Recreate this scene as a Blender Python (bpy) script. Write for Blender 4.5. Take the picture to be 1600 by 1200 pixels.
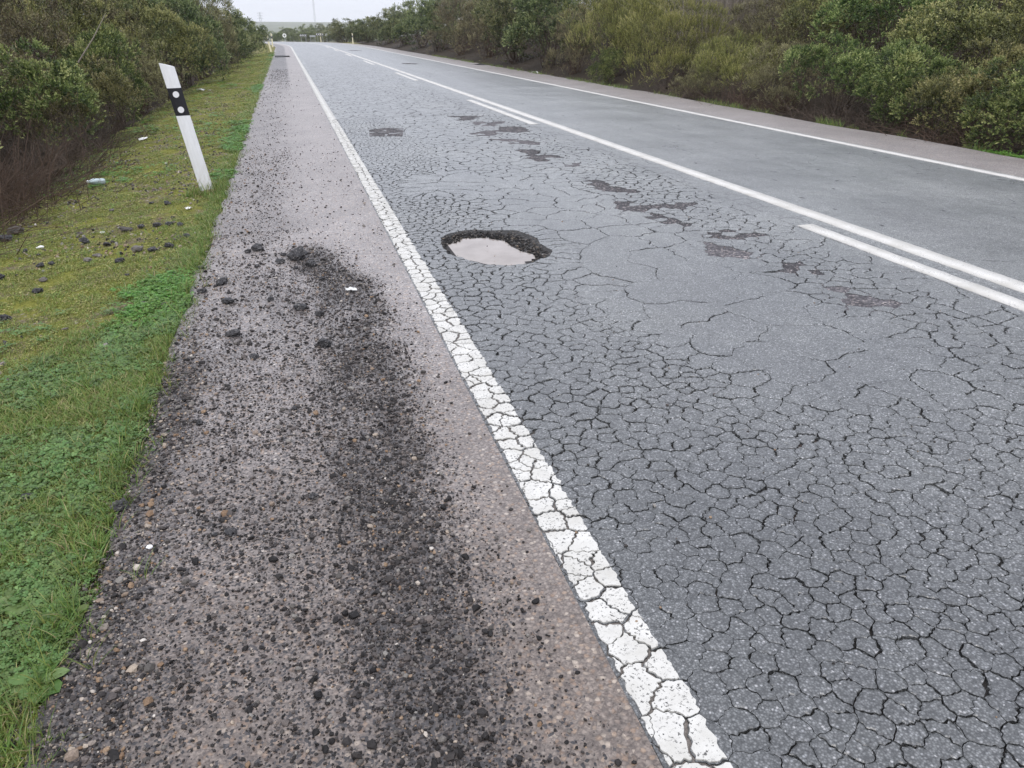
import bpy, bmesh, math, random
import numpy as np
from mathutils import Vector, Matrix, Euler
from mathutils.geometry import delaunay_2d_cdt

for o in list(bpy.data.objects): bpy.data.objects.remove(o)
SC = bpy.context.scene
COL = SC.collection
random.seed(7)
RNG = np.random.default_rng(11)

# ------------------------------------------------------------------ camera, sky, sun, exposure
cd = bpy.data.cameras.new('camera'); cam = bpy.data.objects.new('camera', cd); COL.objects.link(cam)
cam.location = (0, 0, 1.4)
cam.rotation_euler = (math.radians(90 - 24.742), 0, math.radians(-15.241))
cd.sensor_width = 36; cd.lens = 27; cd.clip_start = .05; cd.clip_end = 9000
SC.camera = cam

SUN_EL, SUN_AZ = math.radians(52), math.radians(205)     # behind the cloud, over the road from the left rear
world = bpy.data.worlds.new('World'); SC.world = world; world.use_nodes = True
wn, wl = world.node_tree.nodes, world.node_tree.links
wn.clear()
wo = wn.new('ShaderNodeOutputWorld'); bg = wn.new('ShaderNodeBackground'); bg.inputs['Strength'].default_value = .1
sky = wn.new('ShaderNodeTexSky'); sky.sky_type = 'NISHITA'; sky.sun_disc = False
sky.sun_elevation = SUN_EL; sky.sun_rotation = SUN_AZ; sky.dust_density = 4
tc = wn.new('ShaderNodeTexCoord')
cn = wn.new('ShaderNodeTexNoise'); cn.inputs['Scale'].default_value = 2.2; cn.inputs['Detail'].default_value = 5
mp = wn.new('ShaderNodeMapping'); mp.inputs['Scale'].default_value = (1, 1, 2.6)
wl.new(tc.outputs['Generated'], mp.inputs['Vector']); wl.new(mp.outputs[0], cn.inputs['Vector'])
cr = wn.new('ShaderNodeValToRGB')
cr.color_ramp.elements[0].position = .3; cr.color_ramp.elements[0].color = (7.1, 7.4, 8.5, 1)
cr.color_ramp.elements[1].position = .7; cr.color_ramp.elements[1].color = (8.3, 8.55, 9.4, 1)
wl.new(cn.outputs[0], cr.inputs[0])
mx = wn.new('ShaderNodeMixRGB'); mx.inputs[0].default_value = .9           # a closed cloud layer over the clear sky
wl.new(sky.outputs[0], mx.inputs[1]); wl.new(cr.outputs[0], mx.inputs[2])
sx = wn.new('ShaderNodeSeparateXYZ'); wl.new(tc.outputs['Generated'], sx.inputs[0])           # an overcast sky is brighter overhead than at the horizon
gr = wn.new('ShaderNodeMapRange'); gr.inputs[1].default_value = .05; gr.inputs[2].default_value = .9; gr.inputs[3].default_value = 1; gr.inputs[4].default_value = 1.55
wl.new(sx.outputs[2], gr.inputs[0]); vm = wn.new('ShaderNodeVectorMath'); vm.operation = 'SCALE'
wl.new(mx.outputs[0], vm.inputs[0]); wl.new(gr.outputs[0], vm.inputs['Scale']); wl.new(vm.outputs[0], bg.inputs['Color']); wl.new(bg.outputs[0], wo.inputs[0])

sl = bpy.data.lights.new('sun', 'SUN'); sl.energy = .9; sl.angle = math.radians(30); sl.color = (1, .96, .9)
sun = bpy.data.objects.new('sun', sl); COL.objects.link(sun)
sdir = Vector((math.sin(SUN_AZ) * math.cos(SUN_EL), math.cos(SUN_AZ) * math.cos(SUN_EL), math.sin(SUN_EL)))
sun.rotation_euler = sdir.to_track_quat('Z', 'Y').to_euler(); sun.location = sdir * 40

SC.view_settings.view_transform = 'Standard'; SC.view_settings.look = 'None'
SC.view_settings.exposure = .42; SC.view_settings.gamma = 1; SC.view_settings.use_curve_mapping = False
SC.render.engine = 'CYCLES'
SC.cycles.max_bounces = 6; SC.cycles.diffuse_bounces = 3; SC.cycles.glossy_bounces = 2
SC.cycles.transmission_bounces = 4; SC.cycles.volume_bounces = 2; SC.cycles.transparent_max_bounces = 4
SC.cycles.use_adaptive_sampling = True; SC.cycles.adaptive_threshold = .006
SC.cycles.use_denoising = True
try:
    SC.cycles.denoiser = 'OPENIMAGEDENOISE'; SC.cycles.denoising_input_passes = 'RGB_ALBEDO_NORMAL'; SC.cycles.denoising_prefilter = 'ACCURATE'
except Exception: pass

# ------------------------------------------------------------------ measured marks on the road (metres; x to the right, y along the road)
HOLE=[(0.948, 5.549), (1.028, 5.664), (1.131, 5.734), (1.256, 5.734), (1.368, 5.673), (1.466, 5.661), (1.577, 5.601), (1.61, 5.505), (1.647, 5.329), (1.628, 5.143), (1.652, 4.953), (1.591, 4.819), (1.515, 4.778), (1.452, 4.719), (1.359, 4.671), (1.233, 4.682), (1.121, 4.75), (1.041, 4.872), (0.979, 4.992), (0.924, 5.095), (0.923, 5.309)]
WATER=[(0.95, 5.355), (1.068, 5.429), (1.136, 5.525), (1.303, 5.508), (1.37, 5.424), (1.419, 5.388), (1.416, 5.234), (1.452, 5.074), (1.513, 4.965), (1.492, 4.852), (1.4, 4.736), (1.284, 4.712), (1.22, 4.717), (1.108, 4.786), (1.061, 4.866), (1.0, 4.985), (0.926, 5.129)]
RECT=[(1.13, 12.485), (1.374, 12.643), (1.655, 12.433), (1.508, 11.516), (1.053, 11.706)]
FILL=[(0.983, 7.903), (1.288, 8.381), (1.653, 8.458), (1.723, 7.815), (1.491, 7.193), (1.18, 6.991), (0.98, 7.219)]
PATCHES=[[(2.709, 17.327), (3.084, 17.486), (3.024, 17.002), (2.685, 17.005)], [(2.935, 16.882), (3.244, 16.253), (3.196, 15.824), (2.935, 15.803), (2.831, 16.3)], [(2.641, 14.006), (3.213, 13.745), (3.081, 13.47), (2.844, 13.152), (2.635, 13.245), (2.775, 13.499)], [(2.823, 12.957), (3.381, 12.81), (3.292, 12.552), (3.014, 12.203), (2.801, 12.388)], [(3.086, 12.081), (3.338, 12.062), (3.443, 11.749), (3.343, 11.371), (3.084, 11.319), (2.682, 11.653), (2.968, 11.697)], [(2.694, 10.727), (2.982, 10.608), (3.149, 10.194), (3.047, 9.974), (2.799, 10.271)], [(2.66, 9.64), (2.735, 9.669), (2.958, 9.462), (2.822, 9.233), (2.966, 9.121), (3.023, 8.833), (2.895, 8.78), (2.666, 8.719), (2.594, 9.001), (2.72, 9.218)], [(2.882, 8.394), (3.064, 8.371), (3.025, 8.2), (2.84, 8.181)], [(2.711, 7.296), (2.837, 7.361), (2.918, 7.219), (2.914, 7.042), (3.008, 6.869), (3.095, 6.77), (3.029, 6.663), (2.812, 6.71), (2.74, 6.769), (2.695, 6.984)], [(2.672, 6.334), (2.73, 6.285), (2.909, 6.08), (3.148, 6.078), (3.273, 6.061), (3.191, 5.924), (3.062, 5.786), (2.978, 5.973), (2.831, 5.973), (2.695, 5.864), (2.6, 5.976), (2.562, 6.095)], [(2.759, 5.816), (2.841, 5.687), (2.879, 5.368), (2.817, 5.301), (2.73, 5.397), (2.668, 5.675)], [(2.89, 5.083), (3.095, 5.117), (3.222, 4.969), (3.184, 4.821), (3.038, 4.793), (2.907, 4.877), (2.821, 4.906)], [(2.689, 4.8), (2.834, 4.659), (2.932, 4.451), (2.77, 4.34), (2.607, 4.51)], [(2.905, 3.654), (2.999, 3.636), (3.017, 3.519), (3.078, 3.357), (3.09, 3.297), (3.038, 3.258), (2.88, 3.288), (2.81, 3.354), (2.849, 3.49)]]
LUMP_SHOULDER=[(-0.334, 5.628, 0.077), (-0.397, 5.578, 0.054), (-0.053, 5.307, 0.131), (0.012, 5.091, 0.076), (-0.176, 5.233, 0.068), (-0.526, 4.861, 0.071), (-0.469, 4.476, 0.062), (-0.626, 4.723, 0.046), (-0.675, 5.259, 0.042), (0.026, 3.627, 0.079), (-0.295, 3.577, 0.046), (-0.408, 3.909, 0.072), (-0.068, 4.23, 0.064), (-0.377, 5.237, 0.025), (-0.486, 2.936, 0.036), (-0.678, 2.374, 0.054), (-0.321, 2.126, 0.04), (-0.372, 2.131, 0.022), (-0.068, 2.258, 0.03), (0.031, 4.089, 0.049), (-0.236, 4.435, 0.044), (-0.33, 5.19, 0.034), (-0.154, 5.426, 0.04), (-0.083, 5.06, 0.033), (0.071, 4.76, 0.032), (-0.121, 2.953, 0.024)]
LUMP_VERGE=[(-1.013, 2.584, 0.044), (-1.681, 6.663, 0.091), (-1.487, 6.463, 0.069), (-1.412, 6.882, 0.116), (-1.293, 6.885, 0.063), (-1.171, 6.84, 0.074), (-1.07, 6.833, 0.069), (-0.974, 6.736, 0.063), (-0.88, 6.27, 0.069), (-1.199, 6.084, 0.094), (-1.077, 5.98, 0.075), (-0.976, 6.021, 0.075), (-1.277, 5.816, 0.072), (-1.535, 6.026, 0.065), (-1.497, 6.161, 0.071), (-1.848, 6.047, 0.069), (-1.782, 6.071, 0.055), (-1.732, 5.637, 0.056), (-1.696, 5.369, 0.066), (-2.116, 6.667, 0.045), (-1.979, 6.476, 0.034), (-1.891, 6.921, 0.026), (-2.059, 5.877, 0.071), (-1.746, 4.863, 0.075), (-0.933, 4.633, 0.052), (-0.804, 4.555, 0.073), (-1.03, 4.967, 0.028), (-1.152, 5.367, 0.034), (-1.312, 4.409, 0.038), (-1.038, 4.027, 0.045), (-1.081, 7.139, 0.033), (-1.204, 7.793, 0.084), (-1.385, 8.035, 0.061), (-1.713, 7.915, 0.048), (-2.443, 7.579, 0.146), (-2.451, 7.305, 0.119)]

_r = random.Random(31)
for _i in range(16):                                       # small companions of the big peeled places, all in the right wheel track
    _y = 3.9 + 13.5 * _r.random(); _x = 2.9 - .012 * _y + _r.gauss(0, .16); _a = _r.uniform(.06, .16) * (1 + .04 * _y); _b = _a * _r.uniform(.8, 1.7)
    if all((_x - sum(p[0] for p in q) / len(q)) ** 2 + ((_y - sum(p[1] for p in q) / len(q)) * .6) ** 2 > .10 for q in PATCHES):
        PATCHES.append([(_x + _a * math.cos(k * math.tau / 7) * _r.uniform(.6, 1.3), _y + _b * math.sin(k * math.tau / 7) * _r.uniform(.6, 1.3)) for k in range(7)])

# ------------------------------------------------------------------ helpers
def tag(o, label=None, cat=None, group=None, kind=None):
    if label: o['label'] = label
    if cat: o['category'] = cat
    if group: o['group'] = group
    if kind: o['kind'] = kind
    return o

def link(name, me, mat=None, parent=None, loc=None):
    o = bpy.data.objects.new(name, me); COL.objects.link(o)
    if mat is not None and me is not None and not me.materials: me.materials.append(mat)
    if loc is not None: o.location = loc
    if parent is not None: o.parent = parent
    return o

def empty(name, loc, rot=(0, 0, 0)):
    o = bpy.data.objects.new(name, None); COL.objects.link(o); o.location = loc; o.rotation_euler = rot
    o.empty_display_size = .1
    return o

def mesh(name, verts, faces):
    me = bpy.data.meshes.new(name); me.from_pydata([tuple(v) for v in verts], [], faces); me.update()
    return me

def fast_mesh(name, V, F):
    """V (n,3), F (m,k) constant-size faces"""
    V = np.asarray(V, np.float32); F = np.asarray(F, np.int32); k = F.shape[1]
    me = bpy.data.meshes.new(name)
    me.vertices.add(len(V)); me.vertices.foreach_set('co', V.ravel())
    me.loops.add(F.size); me.loops.foreach_set('vertex_index', F.ravel())
    me.polygons.add(len(F)); me.polygons.foreach_set('loop_start', np.arange(0, F.size, k, dtype=np.int32))
    me.polygons.foreach_set('loop_total', np.full(len(F), k, np.int32))
    me.update(calc_edges=True); me.validate()
    return me

def attr(me, name, vals, domain='POINT'):
    a = me.attributes.new(name, 'FLOAT', domain); a.data.foreach_set('value', np.asarray(vals, np.float32).ravel())

def smooth(me):
    me.polygons.foreach_set('use_smooth', np.ones(len(me.polygons), bool)); me.update()

def copy_tree(o, parent=None):
    c = o.copy(); COL.objects.link(c)
    if parent is not None: c.parent = parent
    for ch in [x for x in bpy.data.objects if x.parent == o]: copy_tree(ch, c)
    return c

def hash2(ix, iy, s):
    n = (ix * 374761393 + iy * 668265263 + s * 974711) & 0x7fffffff
    n = ((n ^ (n >> 13)) * 1274126177) & 0x7fffffff
    return ((n ^ (n >> 16)) & 0xffff) / 65535.

def vnoise(x, y, s=0):
    x = np.asarray(x, float); y = np.asarray(y, float)
    ix = np.floor(x).astype(np.int64); iy = np.floor(y).astype(np.int64)
    fx = x - ix; fy = y - iy; fx = fx * fx * (3 - 2 * fx); fy = fy * fy * (3 - 2 * fy)
    a = hash2(ix, iy, s); b = hash2(ix + 1, iy, s); c = hash2(ix, iy + 1, s); d = hash2(ix + 1, iy + 1, s)
    return (a * (1 - fx) + b * fx) * (1 - fy) + (c * (1 - fx) + d * fx) * fy

def fbm(x, y, s=0, o=3):
    t = 0; a = .5; n = 0
    for i in range(o):
        t = t + a * vnoise(np.asarray(x) * 2 ** i + 17.3 * i, np.asarray(y) * 2 ** i, s + i); n += a; a *= .5
    return t / n

def sstep(a, b, x):
    t = np.clip((np.asarray(x, float) - a) / (b - a), 0, 1); return t * t * (3 - 2 * t)

# ------------------------------------------------------------------ the lie of the land
X0, XE0, XE1 = .600, .610, .742          # edge of the carriageway, edge line
XP = 3.60                                # right limit of the broken slabs
YP0, YP1 = .50, 14.2                     # extent of the broken slabs along the road
XR = 7.32                                # carriageway / right shoulder joint
XS0, XS1 = -.69, 8.60                    # outer edges of the shoulders

def shift(Y): return -np.clip(np.asarray(Y, float) - 76, 0, 110) ** 2 / 460.
def prof(Y): return -1.9 * sstep(100, 240, Y)
def surf(s):
    s = np.asarray(s, float)
    return np.where(s < 3.98, .017 * (s - .676), .0562 - .017 * (s - 3.98))
def road_z(x, Y): return surf(np.asarray(x, float) - shift(Y)) + prof(Y)

def ground_z(x, Y):
    x = np.asarray(x, float); Y = np.asarray(Y, float)
    s = x - shift(Y); p = prof(Y)
    l = -.70 - s
    zl = -.028 - .11 * np.clip(l, 0, 2.0) - .24 * np.clip(l - 2.0, 0, 1) + .15 * np.clip(l - 3.6, 0, 14) * (1 - sstep(70, 115, Y))
    zl = zl + (fbm(x * 2.1, Y * 2.1, 3) - .5) * .05 * np.clip(l * 1.5, 0, 1)
    r = s - XS1
    zr = -.10 - .05 * np.clip(r, 0, .7) + .27 * np.clip(r - 1.2, 0, 11) * (1 - sstep(80, 125, Y))
    zr = zr + (fbm(x * 1.7, Y * 1.7, 5) - .5) * .08 * np.clip(r * 1.5, 0, 1)
    zm = np.where(s < -.55, -.045, np.where(s > 8.5, -.12, -.30))
    z = np.where(s < -.70, zl, np.where(s > XS1, zr, zm))
    far = sstep(260, 520, Y)
    z = z * (1 - far) + p - 3.0 * far
    z = z + (25 + 5 * (fbm(x / 420., Y / 420., 8) - .5)) * sstep(800, 2300, Y)
    return z

# ------------------------------------------------------------------ materials
class NT:
    def __init__(s, name):
        s.m = bpy.data.materials.new(name); s.m.use_nodes = True; s.t = s.m.node_tree; s.n = s.t.nodes; s.n.clear()
        s.out = s.n.new('ShaderNodeOutputMaterial')
    def node(s, typ, ins=None, **kw):
        n = s.n.new(typ)
        for k, v in kw.items(): setattr(n, k, v)
        for k, v in (ins or {}).items(): s.set(n, k, v)
        return n
    def set(s, n, k, v):
        if hasattr(v, 'is_output') or isinstance(v, bpy.types.NodeSocket): s.t.links.new(v, n.inputs[k])
        else:
            if isinstance(v, (tuple, list)) and len(v) == 3 and n.inputs[k].type == 'RGBA': v = (*v, 1)
            n.inputs[k].default_value = v
    def math(s, op, a, b=None, c=None, clamp=False):
        n = s.node('ShaderNodeMath', operation=op, use_clamp=clamp); s.set(n, 0, a)
        if b is not None: s.set(n, 1, b)
        if c is not None: s.set(n, 2, c)
        return n.outputs[0]
    def pos(s): return s.node('ShaderNodeNewGeometry').outputs['Position']
    def xyz(s, v):
        n = s.node('ShaderNodeSeparateXYZ', {0: v}); return n.outputs
    def scale(s, v, sc):
        n = s.node('ShaderNodeVectorMath', operation='MULTIPLY'); s.set(n, 0, v); n.inputs[1].default_value = sc; return n.outputs[0]
    def vadd(s, a, b):
        n = s.node('ShaderNodeVectorMath', operation='ADD'); s.set(n, 0, a); s.set(n, 1, b); return n.outputs[0]
    def noise(s, v, sc, det=3, rough=.55, dist=0):
        n = s.node('ShaderNodeTexNoise', {'Vector': v, 'Scale': sc, 'Detail': det, 'Roughness': rough, 'Distortion': dist}); return n.outputs[0]
    def noisec(s, v, sc, det=2):
        n = s.node('ShaderNodeTexNoise', {'Vector': v, 'Scale': sc, 'Detail': det}); return n.outputs[1]
    def vor(s, v, sc, feature='F1', dim='3D', rnd=1.):
        n = s.node('ShaderNodeTexVoronoi', feature=feature, voronoi_dimensions=dim); s.set(n, 'Vector', v); s.set(n, 'Scale', sc); s.set(n, 'Randomness', rnd); return n
    def ramp(s, f, stops, interp='LINEAR'):
        n = s.node('ShaderNodeValToRGB', {0: f}); e = n.color_ramp.elements; n.color_ramp.interpolation = interp
        while len(e) < len(stops): e.new(.5)
        for el, (p, c) in zip(e, stops):
            el.position = p; el.color = (*c, 1) if isinstance(c, (tuple, list)) else (c, c, c, 1)
        return n.outputs[0]
    def mix(s, f, a, b, mode='MIX'):
        n = s.node('ShaderNodeMixRGB', blend_type=mode); s.set(n, 0, f); s.set(n, 1, a); s.set(n, 2, b); return n.outputs[0]
    def mrange(s, v, a, b, c=0., d=1.):
        n = s.node('ShaderNodeMapRange', {0: v, 1: a, 2: b, 3: c, 4: d}); return n.outputs[0]
    def bump(s, h, dist, strength=1., normal=None):
        n = s.node('ShaderNodeBump', {'Height': h, 'Distance': dist, 'Strength': strength})
        if normal is not None: s.set(n, 'Normal', normal)
        return n.outputs[0]
    def attr(s, name, typ='GEOMETRY'):
        return s.node('ShaderNodeAttribute', attribute_name=name, attribute_type=typ).outputs['Fac']
    def rnd(s): return s.node('ShaderNodeObjectInfo').outputs['Random']
    def principled(s, **k):
        n = s.node('ShaderNodeBsdfPrincipled')
        for kk, v in k.items(): s.set(n, kk.replace('_', ' '), v)
        return n
    def done(s, shader): s.t.links.new(shader if isinstance(shader, bpy.types.NodeSocket) else shader.outputs[0], s.out.inputs[0]); return s.m

def asphalt_core(N, P):
    """worn bituminous surface: dark binder, blue grey chippings, a few pale ones"""
    c = N.vor(P, 165.)
    r = N.xyz(c.outputs['Color'])
    stone = N.ramp(r[0], [(0, (.069, .073, .074)), (.25, (.128, .134, .134)), (.62, (.199, .206, .205)), (.9, (.275, .281, .280)), (.965, (.38, .39, .40)), (1, (.58, .575, .57))])
    edge = N.mrange(c.outputs['Distance'], .25, .62, 1, .38)
    col = N.mix(1., stone, N.node('ShaderNodeCombineXYZ', {0: edge, 1: edge, 2: edge}).outputs[0], 'MULTIPLY')
    big = N.noise(P, .9, 4, .6); mid = N.noise(P, 9., 3)
    col = N.mix(1., col, N.ramp(big, [(.3, (.80, .81, .83)), (.55, (1, 1, 1)), (.75, (1.18, 1.17, 1.14))]), 'MULTIPLY')
    col = N.mix(1., col, N.ramp(mid, [(.3, (.88, .88, .89)), (.7, (1.1, 1.1, 1.1))]), 'MULTIPLY')
    x, y, z = N.xyz(P)
    streak = N.noise(N.scale(P, (2.1, .10, 1)), 1., 4, .6)                  # tyre polish and drips, drawn out along the lane
    col = N.mix(1., col, N.ramp(streak, [(.32, (.84, .84, .845)), (.5, (1, 1, 1)), (.7, (1.12, 1.12, 1.11))]), 'MULTIPLY')
    far_sheen = N.mrange(N.math('ADD', y, N.math('ADD', N.math('MULTIPLY', x, 1.1), N.math('MULTIPLY', big, 1.5))), 2.4, 10.5, .64, 1.56)      # grazing sky sheen put into the colour: darker close by, lighter far off
    col = N.mix(1., col, N.node('ShaderNodeCombineXYZ', {0: far_sheen, 1: far_sheen, 2: far_sheen}).outputs[0], 'MULTIPLY')
    h = N.math('SUBTRACT', N.math('MULTIPLY', r[1], .6), N.math('MULTIPLY', c.outputs['Distance'], 1.1))
    return col, h, big

def mat_asphalt(name, far):
    N = NT(name); P = N.pos(); x, y, z = N.xyz(P)
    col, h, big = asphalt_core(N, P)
    rough = N.mrange(big, .3, .7, .27, .36)
    if far:
        wob = N.vadd(P, N.scale(N.noisec(P, 2.3), (.35, .35, 0)))
        wob = N.vadd(wob, N.scale(N.noisec(P, 21.), (.05, .05, 0)))
        ce = N.vor(N.scale(wob, (1, .8, 0)), 6.2, 'DISTANCE_TO_EDGE', '2D').outputs['Distance']
        cl = N.vor(N.scale(wob, (1, .7, 0)), 1.5, 'DISTANCE_TO_EDGE', '2D').outputs['Distance']
        left = N.math('MULTIPLY', N.mrange(x, 3.3, 3.62, 1, .35), N.mrange(x, 3.75, 4.0, 1, .0))
        brk = N.mrange(N.noise(P, 3.1, 3), .36, .55)
        near = N.mrange(y, 14, 60, 1, .35)
        k1 = N.math('MULTIPLY', N.math('MULTIPLY', N.mrange(ce, .04, .11, 1, 0), left), N.math('MULTIPLY', brk, near))
        kr = N.mrange(N.noise(P, .55, 3), .42, .6)
        k2 = N.math('MULTIPLY', N.mrange(cl, .004, .013, .85, 0), N.math('MULTIPLY', kr, N.mrange(N.noise(P, 4, 2), .42, .6)))
        pv = N.vor(N.scale(wob, (1, .55, 0)), 3.4, 'F1', '2D'); pr = N.xyz(pv.outputs['Color'])         # scattered pits and short scars
        k3 = N.math('MULTIPLY', N.math('MULTIPLY', N.mrange(pv.outputs['Distance'], .03, .085, .9, 0), N.math('LESS_THAN', pr[0], .34)), N.mrange(N.noise(P, .8, 3), .42, .58))
        k = N.math('MAXIMUM', N.math('MAXIMUM', k1, k2), k3, clamp=True)
        col = N.mix(k, col, (.012, .011, .011, 1))
        h = N.math('SUBTRACT', h, N.math('MULTIPLY', k, 3.))
        rough = N.math('ADD', rough, N.math('MULTIPLY', k, .3))
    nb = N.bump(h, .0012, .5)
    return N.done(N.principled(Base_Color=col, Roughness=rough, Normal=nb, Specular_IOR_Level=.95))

def mat_crackbed():
    N = NT('crack_dirt'); P = N.pos()
    n = N.noise(P, 60., 4, .7); b = N.noise(P, 3.3, 3)
    col = N.ramp(n, [(.3, (.006, .005, .005)), (.6, (.020, .017, .015)), (.8, (.06, .052, .045))])
    col = N.mix(N.mrange(b, .60, .72), col, N.ramp(n, [(.3, (.045, .030, .026)), (.7, (.15, .11, .10))]))
    x, y, z = N.xyz(P)
    col = N.mix(N.mrange(x, .752, .775, .9, 0), col, N.ramp(n, [(.3, (.085, .074, .066)), (.7, (.26, .232, .21))]))
    return N.done(N.principled(Base_Color=col, Roughness=.8, Normal=N.bump(n, .006, 1.)))

def mat_wornbase(name, k, spread):
    """the older course laid bare where the top has peeled away"""
    N = NT(name); P = N.pos()
    c = N.vor(P, 85.); r = N.xyz(c.outputs['Color'])
    kk = lambda c: tuple(q * k for q in c)
    col = N.ramp(r[0], [(0, kk((.042, .039, .042))), (.5, kk((.084, .079, .084))), (.85, kk((.140, .133, .138))), (1, (.36, .32, .3))])
    col = N.mix(1., col, N.ramp(N.noise(P, 7, 4), [(.3, (.7, .69, .7)), (.7, (1.35, 1.34, 1.35))]), 'MULTIPLY')
    h = N.math('SUBTRACT', r[1], c.outputs['Distance'])
    return N.done(N.principled(Base_Color=col, Roughness=.75, Normal=N.bump(h, .006, 1.), Specular_IOR_Level=.3))

def mat_shoulder():
    N = NT('shoulder_chipseal'); P = N.pos(); x, y, z = N.xyz(P)
    grit = N.attr('grit')
    c = N.vor(P, 88.); r = N.xyz(c.outputs['Color'])
    stone = N.ramp(r[0], [(0, (.120, .100, .092)), (.30, (.205, .186, .177)), (.55, (.265, .245, .236)), (.74, (.335, .312, .300)), (.87, (.27, .19, .135)), (.93, (.40, .31, .23)), (.97, (.52, .48, .43)), (1, (.66, .63, .58))])
    edge = N.mrange(c.outputs['Distance'], .3, .72, 1, .42)
    col = N.mix(1., stone, N.node('ShaderNodeCombineXYZ', {0: edge, 1: edge, 2: edge}).outputs[0], 'MULTIPLY')
    fine = N.vor(P, 230.); fr = N.xyz(fine.outputs['Color'])
    col = N.mix(.35, col, N.ramp(fr[0], [(0, (.13, .115, .113)), (.6, (.30, .275, .27)), (1, (.52, .49, .47))]))
    big = N.noise(P, 1.3, 4, .6)
    col = N.mix(1., col, N.ramp(big, [(.3, (.95, .93, .93)), (.7, (1.3, 1.28, 1.28))]), 'MULTIPLY')
    nearb = N.mrange(N.math('ADD', y, N.math('MULTIPLY', big, 1.6)), 2.0, 4.6, 1, 0)          # browner chippings, darkened near: weaker sheen at steep view put into the colour
    col = N.mix(nearb, col, N.mix(1., col, (.68, .61, .535, 1), 'MULTIPLY'))
    # ground-in bitumen crumbs
    f2 = N.vor(P, 150.); g = N.xyz(f2.outputs['Color'])
    dark = N.math('LESS_THAN', g[0], N.math('MULTIPLY', grit, .62))
    dcol = N.ramp(g[1], [(0, (.012, .011, .012)), (.6, (.034, .031, .033)), (.9, (.07, .062, .062)), (1, (.16, .12, .09))])
    col = N.mix(dark, col, dcol)
    col = N.mix(N.math('MULTIPLY', grit, .55), col, (.055, .048, .046, 1))         # tar dust trodden in among the crumbs
    # hairline cracks
    wob = N.vadd(P, N.scale(N.noisec(P, 3.), (.3, .3, 0)))
    ck = N.vor(N.scale(wob, (.6, 1, 0)), 1.3, 'DISTANCE_TO_EDGE', '2D').outputs['Distance']
    k = N.math('MULTIPLY', N.mrange(ck, .002, .008, .8, 0), N.mrange(N.noise(P, 1.1, 3), .5, .62))
    col = N.mix(k, col, (.02, .018, .018, 1))
    h = N.math('ADD', N.math('SUBTRACT', N.math('MULTIPLY', r[1], .7), c.outputs['Distance']), N.math('MULTIPLY', dark, N.math('SUBTRACT', 1.1, f2.outputs['Distance'])))
    return N.done(N.principled(Base_Color=col, Roughness=.42, Normal=N.bump(h, .0024, .7), Specular_IOR_Level=.6))

def mat_paint(name, wear, col=(.80, .79, .76)):
    N = NT(name); P = N.pos()
    n1 = N.noise(P, 7., 4, .65); n2 = N.noise(P, 120., 4, .7); n3 = N.noise(P, 26., 3)
    c = N.mix(1., (*col, 1), N.ramp(n1, [(.25, (.72, .71, .68)), (.65, (1, 1, 1))]), 'MULTIPLY')
    c = N.mix(N.mrange(n3, .56, .75, 0, .35), c, (.46, .45, .43, 1))
    worn = N.math('MULTIPLY', N.mrange(n2, .57, .62), N.mrange(N.noise(P, 14., 3), .62 - wear, .70 - wear * .6))
    c = N.mix(worn, c, (.07, .068, .066, 1))
    return N.done(N.principled(Base_Color=c, Roughness=.62, Normal=N.bump(N.math('SUBTRACT', n2, worn), .0012, .6)))

def mat_simple(name, col, rough=.6, spec=.4, metallic=0., noise=0., nscale=30.):
    N = NT(name)
    c = (*col, 1)
    if noise:
        P = N.pos(); n = N.noise(P, nscale, 4)
        c = N.mix(1., c, N.ramp(n, [(.25, (1 - noise,) * 3), (.75, (1 + noise * .5,) * 3)]), 'MULTIPLY')
    return N.done(N.principled(Base_Color=c, Roughness=rough, Specular_IOR_Level=spec, Metallic=metallic))

def mat_clod():
    N = NT('asphalt_clod'); P = N.pos()
    c = N.vor(P, 120.); r = N.xyz(c.outputs['Color'])
    v = N.rnd()
    col = N.ramp(r[0], [(0, (.008, .008, .009)), (.6, (.022, .021, .023)), (.88, (.05, .047, .048)), (1, (.17, .16, .15))])
    col = N.mix(N.mrange(v, .0, 1., 0, .25), col, (.07, .066, .07, 1))
    h = N.math('SUBTRACT', r[1], c.outputs['Distance'])
    return N.done(N.principled(Base_Color=col, Roughness=.5, Normal=N.bump(h, .005, 1.)))

def mat_chip(name, stops, rough):
    N = NT(name); P = N.pos(); v = N.rnd()
    col = N.ramp(v, stops)
    n = N.noise(P, 300., 2)
    col = N.mix(1., col, N.ramp(n, [(.3, (.75, .75, .75)), (.7, (1.25, 1.25, 1.25))]), 'MULTIPLY')
    return N.done(N.principled(Base_Color=col, Roughness=rough, Specular_IOR_Level=.28))

def mat_leaf(name, stops, trans=.25, rough=.45, obj=.18):
    N = NT(name); v = N.attr('tint'); r = N.rnd()
    col = N.ramp(v, stops)
    hs = N.node('ShaderNodeHueSaturation', {'Color': col, 'Hue': N.mrange(r, 0, 1, .5 - obj * .12, .5 + obj * .10), 'Value': N.mrange(r, 0, 1, 1 - obj, 1 + obj), 'Saturation': .95}).outputs[0]
    p = N.principled(Base_Color=hs, Roughness=rough, Specular_IOR_Level=.35)
    t = N.node('ShaderNodeBsdfTranslucent', {'Color': hs})
    m = N.node('ShaderNodeMixShader', {0: trans}); N.t.links.new(p.outputs[0], m.inputs[1]); N.t.links.new(t.outputs[0], m.inputs[2])
    return N.done(m.outputs[0])

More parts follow.
